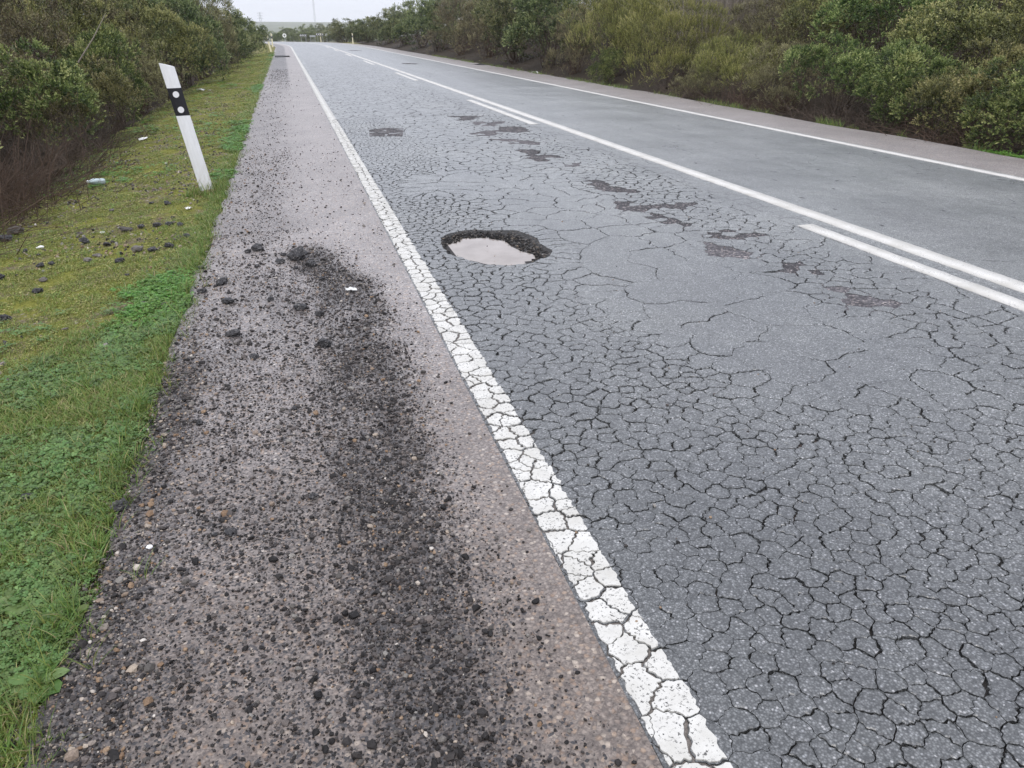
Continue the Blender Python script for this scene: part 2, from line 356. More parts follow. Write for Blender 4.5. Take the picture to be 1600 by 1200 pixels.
def mat_ground():
    N = NT('verge_soil'); P = N.pos(); x, y, z = N.xyz(P)
    moss = N.noise(P, 3.2, 5, .65); fine = N.noise(P, 55., 4, .7); lit = N.vor(P, 60.); lr = N.xyz(lit.outputs['Color'])
    g = N.ramp(fine, [(.25, (.07, .078, .016)), (.5, (.17, .172, .030)), (.75, (.28, .265, .06))])
    b = N.ramp(fine, [(.25, (.05, .038, .024)), (.55, (.15, .12, .08)), (.8, (.29, .24, .17))])
    col = N.mix(N.mrange(moss, .46, .60), g, b)
    spot = N.math('MULTIPLY', N.math('GREATER_THAN', lr[0], .93), N.mrange(moss, .42, .6))
    col = N.mix(spot, col, N.ramp(lr[1], [(0, (.13, .09, .06)), (.6, (.25, .21, .17)), (1, (.45, .41, .36))]))
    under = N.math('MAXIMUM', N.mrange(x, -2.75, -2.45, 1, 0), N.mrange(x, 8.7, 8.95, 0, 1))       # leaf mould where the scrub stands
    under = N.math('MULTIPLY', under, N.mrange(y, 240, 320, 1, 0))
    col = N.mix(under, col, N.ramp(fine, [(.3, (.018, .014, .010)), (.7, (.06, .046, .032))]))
    hill = N.mrange(y, 240, 500)
    hc = N.ramp(N.noise(P, .012, 5, .65), [(.35, (.12, .135, .10)), (.55, (.18, .19, .145)), (.7, (.08, .10, .075))])
    col = N.mix(hill, col, hc)
    return N.done(N.principled(Base_Color=col, Roughness=.9, Normal=N.bump(fine, .02, .8), Specular_IOR_Level=.2))

def mat_water():
    N = NT('muddy_water'); P = N.pos()
    n = N.noise(P, 5., 4)
    col = N.ramp(n, [(.3, (.25, .218, .195)), (.7, (.34, .302, .275))])
    return N.done(N.principled(Base_Color=col, Roughness=.03, IOR=1.333, Specular_IOR_Level=.5, Normal=N.bump(N.noise(P, 12., 1), .002, .15)))

def mat_bowl():
    N = NT('pothole_gravel'); P = N.pos()
    c = N.vor(P, 70.); r = N.xyz(c.outputs['Color']); x, y, z = N.xyz(P)
    dk = N.ramp(r[0], [(0, (.006, .006, .005)), (.6, (.018, .016, .014)), (.9, (.05, .043, .037)), (1, (.16, .13, .11))])
    mud = N.ramp(r[1], [(0, (.14, .105, .085)), (1, (.27, .21, .175))])
    col = N.mix(N.mrange(N.math('ADD', z, N.math('MULTIPLY', N.noise(P, 22., 3), .012)), -.0115, -.007, 1, 0), dk, mud)
    return N.done(N.principled(Base_Color=col, Roughness=.65, Normal=N.bump(N.math('SUBTRACT', r[1], c.outputs['Distance']), .012, 1.)))

def mat_post():
    N = NT('white_plastic'); P = N.pos(); x, y, z = N.xyz(P)
    n = N.noise(N.scale(P, (1, 1, .35)), 26., 4, .65)
    splash = N.math('MULTIPLY', N.mrange(z, .02, .40, 1, 0), N.mrange(n, .42, .68))
    col = N.mix(1., (.79, .80, .82, 1), N.ramp(n, [(.3, (.90, .90, .90)), (.65, (1, 1, 1))]), 'MULTIPLY')
    return N.done(N.principled(Base_Color=N.mix(N.math('MULTIPLY', splash, .6), col, (.36, .31, .25, 1)), Roughness=.42))

M = dict(
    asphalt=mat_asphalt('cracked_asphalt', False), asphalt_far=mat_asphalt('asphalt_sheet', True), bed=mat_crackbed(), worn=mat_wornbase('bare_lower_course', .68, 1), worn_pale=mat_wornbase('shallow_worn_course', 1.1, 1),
    shoulder=mat_shoulder(), paint=mat_paint('edge_line_paint', .28, (.62, .61, .575)), paint_c=mat_paint('centre_line_paint', .16, (.64, .625, .59)),
    clod=mat_clod(), ground=mat_ground(), water=mat_water(), bowl=mat_bowl(),
    chip=mat_chip('bitumen_chip', [(0, (.008, .007, .007)), (.45, (.024, .021, .020)), (.75, (.058, .050, .047)), (1, (.13, .11, .10))], .6),
    rim=mat_chip('fresh_bitumen', [(0, (.004, .004, .004)), (.7, (.014, .012, .011)), (.92, (.05, .042, .035)), (1, (.16, .13, .10))], .75),
    pebble=mat_chip('pebble', [(0, (.16, .10, .06)), (.3, (.26, .18, .115)), (.6, (.19, .165, .15)), (.9, (.34, .28, .22)), (1, (.52, .48, .43))], .6),
    rock=mat_chip('dusty_rock', [(0, (.055, .050, .046)), (.5, (.115, .104, .094)), (1, (.24, .225, .205))], .75),
    white=mat_post(), black=mat_simple('black_sheeting', (.012, .012, .016), .45),
    reflector=mat_simple('white_reflector', (.78, .78, .80), .15, .6), cream=mat_simple('yellowed_plastic', (.72, .67, .48), .5),
    galv=mat_simple('galvanised_steel', (.42, .43, .44), .5, .5, .6), greyback=mat_simple('sign_back', (.36, .38, .39), .55),
    navy=mat_simple('chevron_navy', (.02, .025, .045), .4), signwhite=mat_simple('sign_white', (.8, .8, .8), .4),
    signgrey=mat_simple('sign_symbol', (.14, .15, .16), .5), bottle=mat_simple('bottle_plastic', (.46, .55, .56), .12, .6),
    litter=mat_simple('pale_litter', (.72, .72, .70), .6, noise=.2), rubber=mat_simple('black_rubber', (.012, .012, .012), .6),
    concrete=mat_simple('earth_collar', (.22, .16, .11), .9, noise=.4, nscale=40),
    bark=mat_simple('twig_bark', (.12, .092, .074), .8, .2, noise=.5, nscale=12), dry=mat_simple('dry_stem', (.125, .086, .065), .8, .2, noise=.5, nscale=6),
    pale=mat_simple('bleached_stem', (.33, .29, .25), .8, .2, noise=.4, nscale=6),
    grass=mat_leaf('grass_blade', [(0, (.080, .150, .026)), (.45, (.145, .235, .040)), (.75, (.23, .29, .06)), (.9, (.35, .33, .12)), (1, (.46, .38, .20))], .3),
    clover=mat_leaf('clover_leaf', [(0, (.066, .130, .034)), (.5, (.115, .205, .050)), (1, (.18, .28, .08))], .25, .4),
    bright=mat_leaf('bright_clover', [(0, (.060, .165, .020)), (.5, (.100, .245, .028)), (1, (.16, .32, .05))], .3, .4),
    moss=mat_leaf('dry_moss', [(0, (.105, .140, .024)), (.4, (.200, .242, .042)), (.75, (.31, .325, .07)), (1, (.42, .35, .16))], .2, .7),
    weed=mat_leaf('weed_leaf', [(0, (.08, .15, .03)), (.6, (.15, .23, .06)), (1, (.22, .29, .11))], .3, .45),
    lent=mat_leaf('lentisk_leaf', [(0, (.030, .055, .014)), (.35, (.080, .130, .032)), (.7, (.225, .290, .080)), (1, (.42, .45, .17))], .15),
    olive=mat_leaf('rockrose_leaf', [(0, (.044, .050, .018)), (.35, (.125, .138, .044)), (.7, (.29, .295, .095)), (1, (.46, .42, .18))], .15),
    broom=mat_leaf('broom_leaf', [(0, (.060, .070, .018)), (.35, (.165, .178, .045)), (.7, (.335, .340, .095)), (1, (.50, .46, .18))], .15),
    heath=mat_leaf('heath_leaf', [(0, (.050, .042, .022)), (.35, (.120, .105, .052)), (.7, (.25, .23, .11)), (1, (.37, .34, .17))], .15),
    far=mat_leaf('thicket_leaf', [(0, (.030, .048, .016)), (.35, (.085, .115, .042)), (.7, (.195, .228, .085)), (1, (.33, .34, .15))], .15),
)

# ------------------------------------------------------------------ ground sheet out to the hills
def axis_vals(*segs):
    out = []
    for a, b, st in segs: out += list(np.arange(a, b, st))
    return out
gx = [-4000, -2500, -1500, -900, -500, -260, -140, -80, -50, -34, -24, -17, -13, -10, -8, -7] + axis_vals((-6, -.75, .12)) + [-.72, -.70, -.69, -.56, -.54, 0, 4, 8.4, 8.49, 8.51, 8.59, 8.61] + axis_vals((8.75, 14, .25)) + [15, 17, 20, 25, 32, 45, 65, 100, 160, 260, 500, 900, 1500, 2500, 4000]
gy = [-40, -20, -10] + axis_vals((-5, 24, .15), (24, 60, .6), (60, 260, 3)) + [260, 275, 300, 340, 400, 480, 560, 660, 800] + axis_vals((900, 2600, 85)) + [2800, 3400, 4200]
GX, GY = np.meshgrid(np.array(gx, float), np.array(gy, float))
SX = GX + np.where(np.abs(GX) < 40, shift(GY), 0)
V = np.stack([SX, GY, ground_z(SX, GY)], -1).reshape(-1, 3)
nx, ny = len(gx), len(gy)
I = np.arange(nx * ny).reshape(ny, nx)
F = np.stack([I[:-1, :-1], I[:-1, 1:], I[1:, 1:], I[1:, :-1]], -1).reshape(-1, 4)
me = fast_mesh('terrain', V, F); smooth(me)
tag(link('terrain', me, M['ground']), kind='structure')

# ------------------------------------------------------------------ road sheets
YS = [-6, -3, -1, YP0, 2, 4, 6, 8, 10, 12, YP1] + axis_vals((16, 90, 6), (90, 260, 4))
def strip_mesh(name, xs, ys, dz=0.):
    xs = np.array(xs, float); ys = np.array(ys, float)
    S, Y = np.meshgrid(xs, ys)
    V = np.stack([S + shift(Y), Y, surf(S) + prof(Y) + dz], -1).reshape(-1, 3)
    I = np.arange(len(xs) * len(ys)).reshape(len(ys), len(xs))
    F = np.stack([I[:-1, :-1], I[:-1, 1:], I[1:, 1:], I[1:, :-1]], -1).reshape(-1, 4)
    return V, F
parts = [strip_mesh('a', [XP, 3.98, 5.6, XR], YS), strip_mesh('b', [X0, 2.1, XP], [y for y in YS if y >= YP1]), strip_mesh('c', [X0, 2.1, XP], [-6, -3, -1, YP0])]
Vs, Fs, off = [], [], 0
for v, f in parts: Vs.append(v); Fs.append(f + off); off += len(v)
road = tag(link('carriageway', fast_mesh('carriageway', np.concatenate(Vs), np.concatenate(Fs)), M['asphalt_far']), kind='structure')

# shoulders, with the density of crumbled bitumen held on the sheet
def grit_density(x, Y):
    x = np.asarray(x, float); Y = np.asarray(Y, float)
    n = fbm(x * 6, Y * 3.2, 21, 3); n2 = fbm(x * 2.4, Y * 1.1, 33, 2)
    xr = .29 + .05 * (n2 - .5) + .06 * sstep(2.4, 4.2, Y) * (1 - sstep(4.4, 5.3, Y)) - .20 * sstep(4.3, 5.7, Y)     # right limit of the heap
    near = 1 - sstep(5.3, 5.9, Y)
    band = sstep(xr - .46, xr - .14, x) * (1 - sstep(xr - .08, xr + .17, x)) * near
    fade = (.34 * (1 - sstep(xr - .02, xr + .26, x))) * near
    left = (1 - sstep(-.60 + .12 * (n2 - .5), -.40, x)) * .9 * (1 - sstep(3.4, 4.8, Y))
    mid = .27 * (x < xr) * near
    farn = sstep(5.3, 6.0, Y) * (.26 * (1 - sstep(-.35, .12, x)) + .03)
    dark = sstep(12, 42, Y) * .95 * (1 - sstep(-.02, .12, x)) * sstep(-.72, -.5, x)
    g = np.maximum.reduce([band * .95, fade, left, mid, farn, dark])
    return np.clip(g * (.15 + 1.7 * n), 0, 1)

xs = list(np.arange(XS0, X0 - .01, .043)) + [X0]
ys = axis_vals((-6, .4, .4), (.4, 8, .05), (8, 80, .3), (80, 260, 3))
S, Y = np.meshgrid(np.array(xs), np.array(ys))
S2 = S.copy(); S2[:, 0] += (fbm(np.zeros(len(ys)), np.array(ys) * 3.1, 41, 3) - .5) * .11
V = np.stack([S2 + shift(Y), Y, surf(S2) + prof(Y)], -1).reshape(-1, 3)
I = np.arange(S.size).reshape(S.shape); F = np.stack([I[:-1, :-1], I[:-1, 1:], I[1:, 1:], I[1:, :-1]], -1).reshape(-1, 4)
me = fast_mesh('shoulder', V, F); attr(me, 'grit', grit_density(S2, Y))
shoulder = tag(link('shoulder', me, M['shoulder']), kind='structure')
xs = [XR, 7.6, 8.0, 8.3, XS1]; S, Y = np.meshgrid(np.array(xs), np.array(YS))
ys = axis_vals((-6, 40, .5), (40, 260, 4)); S, Y = np.meshgrid(np.array(xs), np.array(ys))
S2 = S.copy(); S2[:, -1] += (fbm(np.zeros(len(ys)), np.array(ys) * 1.4, 47, 3) - .5) * .22 - .03 + .2 * sstep(11, 18, np.array(ys))
V = np.stack([S2 + shift(Y), Y, surf(S2) + prof(Y)], -1).reshape(-1, 3)
I = np.arange(S.size).reshape(S.shape); F = np.stack([I[:-1, :-1], I[:-1, 1:], I[1:, 1:], I[1:, :-1]], -1).reshape(-1, 4)
me = fast_mesh('shoulder', V, F); attr(me, 'grit', np.full(V.shape[0], .05))
tag(link('shoulder', me, M['shoulder']), kind='structure')

# the bed under the broken slabs, open where the pothole goes down
def inside(px, py, poly):
    r = False; n = len(poly); j = n - 1
    for i in range(n):
        xi, yi = poly[i]; xj, yj = poly[j]
        if (yi > py) != (yj > py) and px < (xj - xi) * (py - yi) / (yj - yi) + xi: r = not r
        j = i
    return r
HC = np.mean(np.array(HOLE), 0)
HOLE = [tuple(HC + (np.array(p) - HC) * .96) for p in HOLE]
bx = np.linspace(X0 - .02, XP + .02, 31); by = np.linspace(YP0 - .02, YP1 + .02, 138)
S, Y = np.meshgrid(bx, by)
V = np.stack([S, Y, surf(S) - np.where(S < .76, .0045, .013)], -1).reshape(-1, 3)
I = np.arange(S.size).reshape(S.shape); F = np.stack([I[:-1, :-1], I[:-1, 1:], I[1:, 1:], I[1:, :-1]], -1).reshape(-1, 4)
cen = V[F].mean(1)
big_hole = [tuple(HC + (np.array(p) - HC) * .98) for p in HOLE]
keep = [not inside(c[0], c[1], big_hole) for c in cen]
tag(link('crack_bed', fast_mesh('crack_bed', V, F[np.array(keep)]), M['bed'], road), kind='stuff')

# ------------------------------------------------------------------ broken slabs: a jagged cell pattern with real gaps
def cell_size(x, y):
    n = float(fbm(x * 1.1, y * .7, 61, 2)) - .5
    a = sstep(1.40, 1.9, x + n * .6) * (1 - sstep(2.5, 2.85, x + n * .5)) * sstep(1.7, 2.9, y + n)       # whole strip between the wheel tracks
    a2 = sstep(3.38, 3.55, x)
    b = (.064 + .034 * float(fbm(x * 2.9, y * 2.3, 64, 2))) * (1 + .25 * n) - .006 * sstep(2.3, 1.2, y) + .045 * sstep(2.5, 2.7, x)
    return b + (.42 + .3 * n) * (1 - .62 * sstep(4.4, 7, y)) * max(a, a2 * .5) 

def in_any(x, y, polys):
    for p in polys:
        if inside(x, y, p): return True
    return False

def build_sites():
    pts = []; cell = .09; grid = {}
    def ok(x, y, r):
        k = int(r / cell) + 1; cx, cy = int(x / cell), int(y / cell)
        for i in range(cx - k, cx + k + 1):
            for j in range(cy - k, cy + k + 1):
                for q in grid.get((i, j), ()):
                    if (q[0] - x) ** 2 + (q[1] - y) ** 2 < r * r: return False
        return True
    def put(x, y): pts.append((x, y)); grid.setdefault((int(x / cell), int(y / cell)), []).append((x, y))
    rr = random.Random(5)
    # two ragged columns under the edge line so that it splits lengthwise
    y = YP0 - .3
    while y < YP1 + .3:
        put(.566 + rr.uniform(-.01, .01), y + rr.uniform(-.02, .02))
        y += rr.uniform(.07, .15)
    for xc, sp in ((.648, (.055, .19)), (.722, (.05, .15))):
        y = YP0 - .3
        while y < YP1 + .3:
            x = xc + rr.uniform(-.012, .012)
            if ok(x, y, .036): put(x, y)
            if rr.random() < .30:
                x2, y2 = rr.choice([(.618, y + .03), (.688, y + .02), (.735, y + .03)])
                if ok(x2, y2, .026): put(x2, y2)
            y += rr.uniform(*sp) * (1 if y < 6 else .8)
    # pairs of sites along the rims, so that the breaks follow them
    def rim(poly, d, off):
        n = len(poly)
        for i in range(n):
            a = Vector(poly[i]); b = Vector(poly[(i + 1) % n]); L = (b - a).length; k = max(1, int(L / d))
            nrm = Vector((-(b - a).y, (b - a).x)).normalized()
            for q in range(k):
                p = a.lerp(b, (q + .5) / k) + (Vector((rr.gauss(0, .022), rr.gauss(0, .03))) if off > .025 else Vector((0, 0)))
                for sgn in (-1, 1):
                    pp = p + nrm * off * sgn
                    if ok(pp.x, pp.y, off * .9): put(pp.x, pp.y)
    rim(HOLE, .055, .022)
    for p in PATCHES: rim(p, .09, .030)
    rim(RECT, .12, .035)
    fill = FILL
    area = (XP - X0 + .5) * (YP1 - YP0 + .6)
    for t in range(140000):
        x = rr.uniform(X0 - .1, XP + .35); y = rr.uniform(YP0 - .3, YP1 + .3)
        if x < .775: continue
        if inside(x, y, fill) or inside(x, y, RECT): continue
        s = cell_size(x, y)
        if ok(x, y, s * .66): put(x, y)
    return pts

SITES = build_sites()
res = delaunay_2d_cdt([Vector(p) for p in SITES], [], [], 0, 1e-5)
dv, tris = res[0], res[2]
dv = [(v.x, v.y) for v in dv]
cc = []; v2t = [[] for _ in dv]
for ti, t in enumerate(tris):
    (ax, ay), (bx_, by_), (cx, cy) = dv[t[0]], dv[t[1]], dv[t[2]]
    d = 2 * (ax * (by_ - cy) + bx_ * (cy - ay) + cx * (ay - by_))
    if abs(d) < 1e-12: d = 1e-12
    ux = ((ax * ax + ay * ay) * (by_ - cy) + (bx_ * bx_ + by_ * by_) * (cy - ay) + (cx * cx + cy * cy) * (ay - by_)) / d
    uy = ((ax * ax + ay * ay) * (cx - bx_) + (bx_ * bx_ + by_ * by_) * (ax - cx) + (cx * cx + cy * cy) * (bx_ - ax)) / d
    cc.append((ux, uy))
    for v in t: v2t[v].append(ti)
tri_c = [(sum(dv[v][0] for v in t) / 3, sum(dv[v][1] for v in t) / 3) for t in tris]

EDGE = {}
def edge_line_pts(a, b):
    """jagged shared line between two cell corners and the half width of the crack along it"""
    k = (a, b) if a < b else (b, a)
    if k not in EDGE:
        rr = random.Random(k[0] * 7919 + k[1])
        A, B = Vector(cc[k[0]]), Vector(cc[k[1]]); L = (B - A).length
        mid = (A + B) * .5
        st = .008 if mid.y < 3.5 else (.014 if mid.y < 7 else .03)
        n = max(1, min(12, int(L / st)))
        nrm = Vector((-(B - A).y, (B - A).x)).normalized() if L > 1e-6 else Vector((0, 0))
        amp = min(.006, L * .08); bow = rr.uniform(-1, 1) * L * (.10 if L < .15 else .03)
        if L > .15:
            n = max(n, 14); ph = [rr.uniform(0, 6.28) for _ in range(4)]
        pts = [A.lerp(B, i / n) + nrm * (L * .045 * sum(math.sin(ph[q] + (q + 1.5) * 3.1 * i / n) / (1 + .6 * q) for q in range(4)) * math.sin(math.pi * i / n) if L > .15 else 0) + nrm * (bow * math.sin(math.pi * i / n) + (rr.uniform(-amp, amp) if 0 < i < n else 0)) for i in range(n + 1)]
        x, y = mid.x, mid.y
        s = cell_size(x, y)
        w = .0020 * math.exp(rr.gauss(0, .55)) + .0036 * sstep(3, 8, y)
        f = float(fbm(x * 1.6, y * 1.2, 71, 2))
        w *= .55 + 1.1 * f
        closed = rr.random() < (.14 + .45 * sstep(.6, .25, f) * sstep(6, 3.5, y) + (.10 if s > .25 else 0))
        if XE0 < x < XE1 and y < 9: closed = rr.random() < .10; w = max(w, .0040 * rr.uniform(.5, 1.7) * (1.2 - .07 * y))
        if x > 3.45: closed = closed or rr.random() < .5
        if s > .25: w *= .8
        if x > 2.6 and y < 8: w *= 1.45
        w = min(w * (.60 + .40 * float(sstep(1.6, 3.4, y))), .0052 + .0043 * sstep(3, 8, y))
        if closed: w = .0003 if rr.random() < .45 else .0009
        ws = [w * rr.uniform(.35, 1.75) for _ in pts]
        EDGE[k] = (pts, ws, closed)
    p, w, c = EDGE[k]
    return (p, w, c) if a < b else (p[::-1], w[::-1], c)

def clip(poly, ax, val, keep_greater):
    out = []; n = len(poly)
    for i in range(n):
        p, q = poly[i], poly[(i + 1) % n]
        ip = (p[ax] >= val) == keep_greater or p[ax] == val; iq = (q[ax] >= val) == keep_greater or q[ax] == val
        if ip: out.append(p)
        if ip != iq:
            t = (val - p[ax]) / (q[ax] - p[ax]); r = [p[j] + (q[j] - p[j]) * t for j in range(len(p))]; r[ax] = val
            out.append(tuple(r))
    return out

def poly_area(p):
    return .5 * sum(p[i][0] * p[(i + 1) % len(p)][1] - p[(i + 1) % len(p)][0] * p[i][1] for i in range(len(p)))

def surf1(x): return .017 * (x - .676) if x < 3.98 else .0562 - .017 * (x - 3.98)

cells = []        # (site, outline [(x, y, halfwidth, open)])
for vi, ts in enumerate(v2t):
    sx, sy = dv[vi]
    if len(ts) < 3 or sx < X0 - .09 or sx > XP + .33 or sy < YP0 - .28 or sy > YP1 + .28: continue
    ts = sorted(ts, key=lambda t: math.atan2(tri_c[t][1] - sy, tri_c[t][0] - sx))
    poly = []
    for a, b in zip(ts, ts[1:] + ts[:1]):
        p, w, c = edge_line_pts(a, b)
        for q, ww in zip(p[:-1], w[:-1]): poly.append((q.x, q.y, ww, 0. if c else 1.))
    poly = clip(poly, 0, X0, True)
    if len(poly) >= 3: poly = clip(poly, 0, XP, False)
    if len(poly) >= 3: poly = clip(poly, 1, YP0, True)
    if len(poly) >= 3: poly = clip(poly, 1, YP1, False)
    if len(poly) < 3: continue
    cl = [poly[0]]
    for q in poly[1:]:
        if (q[0] - cl[-1][0]) ** 2 + (q[1] - cl[-1][1]) ** 2 > 1e-7: cl.append(q)
    if len(cl) > 2 and abs(poly_area(cl)) > 4e-5: cells.append(((sx, sy), cl))

def plate(site, poly, rr):
    """outline -> verts, faces, top outline"""
    n = len(poly)
    if poly_area(poly) < 0: poly = poly[::-1]
    A = abs(poly_area(poly)); cx = sum(p[0] for p in poly) / n; cy = sum(p[1] for p in poly) / n
    rad = math.sqrt(A / math.pi)
    top = []
    for i in range(n):
        a, p, b = poly[i - 1], poly[i], poly[(i + 1) % n]
        tx, ty = b[0] - a[0], b[1] - a[1]; L = math.hypot(tx, ty) or 1
        nx_, ny_ = -ty / L, tx / L
        w = min(max(p[2], .5 * max(a[2], b[2])), rad * .22)
        if p[0] <= X0 + 1e-4 or p[0] >= XP - 1e-4 or p[1] <= YP0 + 1e-4 or p[1] >= YP1 - 1e-4: w = 0
        top.append((p[0] + nx_ * w, p[1] + ny_ * w, p[3]))
    openf = sum(p[3] for p in poly) / n
    dz = rr.gauss(0, .0011) * (1 if openf > .75 else 0) ; tx, ty = rr.gauss(0, .008) * (openf > .8), rr.gauss(0, .008) * (openf > .8)
    if rad > .2: tx = ty = 0
    def z(x, y): return surf1(x) + dz + (x - cx) * tx + (y - cy) * ty
    V = [(x, y, z(x, y) - .022) for x, y, o in top]
    V += [(x, y, z(x, y) - .0022 * o) for x, y, o in top]
    k = min(.16, .009 / max(rad, .01))
    V += [(x + (cx - x) * k, y + (cy - y) * k, z(x, y) + .0003) for x, y, o in top]
    F = []
    for i in range(n):
        j = (i + 1) % n
        F.append((i, j, n + j, n + i)); F.append((n + i, n + j, 2 * n + j, 2 * n + i))
    F.append(tuple(range(2 * n, 3 * n)))
    return V, F, top, z

removed = [HOLE] + PATCHES
plates = []; paint_V, paint_F = [], []
frag = []
for site, poly in cells:
    rr = random.Random(int(site[0] * 1e5) ^ int(site[1] * 1e5))
    if in_any(site[0], site[1], [HOLE]) or (in_any(site[0], site[1], PATCHES) and rr.random() > .1): continue
    V, F, top, z = plate(site, poly, rr)
    plates.append((site, abs(poly_area(poly)), V, F))
    # the edge line rides on the pieces it was painted across
    if min(p[0] for p in top) < XE1 and max(p[0] for p in top) > XE0:
        xe0 = XE0 + rr.uniform(-.003, .004); xe1 = XE1 + rr.uniform(-.004, .003)
        n = len(top); cx = sum(p[0] for p in top) / n; cy = sum(p[1] for p in top) / n
        wy = min(1., max(0., (site[1] - .5) / 9))
        k = rr.uniform(.0, .10) * (1 - wy)
        t2 = [(p[0] + (cx - p[0]) * k, p[1] + (cy - p[1]) * k) for p in top]
        t2 = clip(t2, 0, xe0, True)
        if len(t2) > 2: t2 = clip(t2, 0, xe1, False)
        if len(t2) < 3 or abs(poly_area(t2)) < 1.2e-4: continue
        t3 = []
        for i in range(len(t2)):
            a, b = t2[i], t2[(i + 1) % len(t2)]
            onb = (abs(a[0] - xe0) < 1e-6 and abs(b[0] - xe0) < 1e-6) or (abs(a[0] - xe1) < 1e-6 and abs(b[0] - xe1) < 1e-6)
            t3.append(a)
            if onb:
                m = max(1, int(abs(a[1] - b[1]) / .012))
                for q in range(1, m):
                    t3.append((a[0] + rr.gauss(0, .0030), a[1] + (b[1] - a[1]) * q / m))
        frag.append((site, abs(poly_area(t3)), [(x, y, z(x, y) - .002) for x, y in t3] + [(x, y, z(x, y) + .0026) for x, y in t3], len(t3)))

def view_size(x, y, a): return a / (x * x + y * y + 2) ** 1.5        # roughly the pixels a flat piece covers
def localise(V):
    c = np.mean(np.array(V), 0); return [tuple(np.array(v) - c) for v in V], tuple(c)
plates.sort(key=lambda p: -view_size(p[0][0], p[0][1], p[1]) * (1 if p[0][1] > .75 else 0))
rest_V, rest_F = [], []
for i, (site, A, V, F) in enumerate(plates):
    if i < 300:
        LV, c = localise(V)
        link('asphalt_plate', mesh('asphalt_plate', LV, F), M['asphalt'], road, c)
    else:
        o = len(rest_V); rest_V += V; rest_F += [tuple(q + o for q in f) for f in F]
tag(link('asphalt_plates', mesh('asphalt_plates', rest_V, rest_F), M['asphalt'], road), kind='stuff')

# bare lower course in the places where slabs have peeled away
PALE = (0, 3, 5, 7, 12, 13, 15, 17, 18, 20, 22, 25)
def ngon_sheet(name, polys, dz, grow, mat):
    wV, wF = [], []
    for poly in polys:
        c = np.mean(np.array(poly), 0); n = len(poly); o = len(wV)
        for p in poly:
            q = c + (np.array(p) - c) * grow; wV.append((q[0], q[1], float(surf(q[0])) + dz - .0004 * (len(wF) % 5)))
        wF.append(tuple(range(o, o + n)))
    tag(link(name, mesh(name, wV, wF), mat, road), kind='stuff')
ngon_sheet('bare_lower_course', [p for k, p in enumerate(PATCHES) if k not in PALE], -.0062, 1.5, M['worn'])
ngon_sheet('shallow_worn_course', [p for k, p in enumerate(PATCHES) if k in PALE], -.0042, 1.5, M['worn_pale'])

# edge line: pieces near the camera, a worn strip farther off
line = empty('edge_line', (.676, 0, 0))
tag(line, 'white solid edge line, cracked into flakes, between the left shoulder and the lane', 'road marking', 'solid edge lines')
frag.sort(key=lambda p: -view_size(p[0][0], p[0][1], p[1]) * (1 if p[0][1] > .75 else 0))
rV, rF = [], []
def frag_faces(n, o=0):
    F = [(o + i, o + (i + 1) % n, o + n + (i + 1) % n, o + n + i) for i in range(n)]
    F.append(tuple(range(o + n, o + 2 * n))); return F
for i, (site, A, V, n) in enumerate(frag):
    if i < 160:
        LV, c = localise(V); c = (c[0] - .676, c[1], c[2])
        o = link('paint_flake', mesh('paint_flake', LV, frag_faces(n)), M['paint'], line, c)
    else:
        F = frag_faces(n, len(rV)); rV += [(v[0] - .676, v[1], v[2]) for v in V]; rF += F
tag(link('paint_flakes', mesh('paint_flakes', rV, rF), M['paint'], line), kind='stuff')

def ribbon(name, x0, x1, y0, y1, dz, mat, parent, seed, rag=.004, st=None, org=(0, 0, 0)):
    ys = [y0]
    while ys[-1] < y1 - .01: ys.append(min(y1, ys[-1] + (st or max(.05, ys[-1] * .02))))
    ys = np.array(ys); rr = np.random.default_rng(seed)
    L = x0 + rr.uniform(-rag, rag, len(ys)); R = x1 + rr.uniform(-rag, rag, len(ys))
    V = []
    for xx in (L, R):
        for d in (-.003, dz): V.append(np.stack([xx + shift(ys), ys, surf(xx) + prof(ys) + d], -1))
    lb, lt, rb, rt = V; n = len(ys); VV = np.concatenate([lb, lt, rt, rb]) - np.array(org)
    i = np.arange(n - 1)
    F = np.concatenate([np.stack([i + k * n, i + (k + 1) * n, i + (k + 1) * n + 1, i + k * n + 1], -1) for k in range(3)])
    me = fast_mesh(name, VV, F)
    return link(name, me, mat, parent)
ribbon('painted_strip', XE0, XE1, YP1, 250, .0035, M['paint'], line, 1, org=(.676, 0, 0))
cl_ = tag(ribbon('centre_line', 3.87, 4.03, -4, 250, .0035, M['paint_c'], None, 2),
    'long unbroken white line down the middle of the road, right of the dashes', 'road marking')
dash_labels = ['nearest white dash beside the centre line, at the right edge of the picture', 'second white dash from the camera beside the centre line, above the dark peeled patches',
    'third white dash from the camera beside the centre line', 'fourth white dash from the camera beside the centre line', 'fifth white dash from the camera beside the centre line',
    'sixth white dash from the camera beside the centre line', 'seventh white dash from the camera, a speck near the crest']
for i, lb in enumerate(dash_labels):
    b = 5.03 + 11.95 * i
    tag(ribbon('lane_dash', 3.62, 3.75, b - 4.85, b, .0035, M['paint_c'], None, 10 + i), lb, 'road marking', 'dashes beside the centre line')
tag(ribbon('edge_line', 7.13, 7.28, -4, 250, .0035, M['paint_c'], None, 3, .006),
    'white solid edge line, uncracked, along the far right lane by its shoulder', 'road marking', 'solid edge lines')

# rectangular old repair, flush, in the left wheel track
rv = [(x, y, float(surf(x)) + .0012) for x, y in RECT]
rep = mesh('road_repair', rv, [tuple(range(len(rv)))])
tag(link('road_repair', rep, M['worn']), 'small purplish square repair patch in the left lane beyond the pothole', 'road patch')

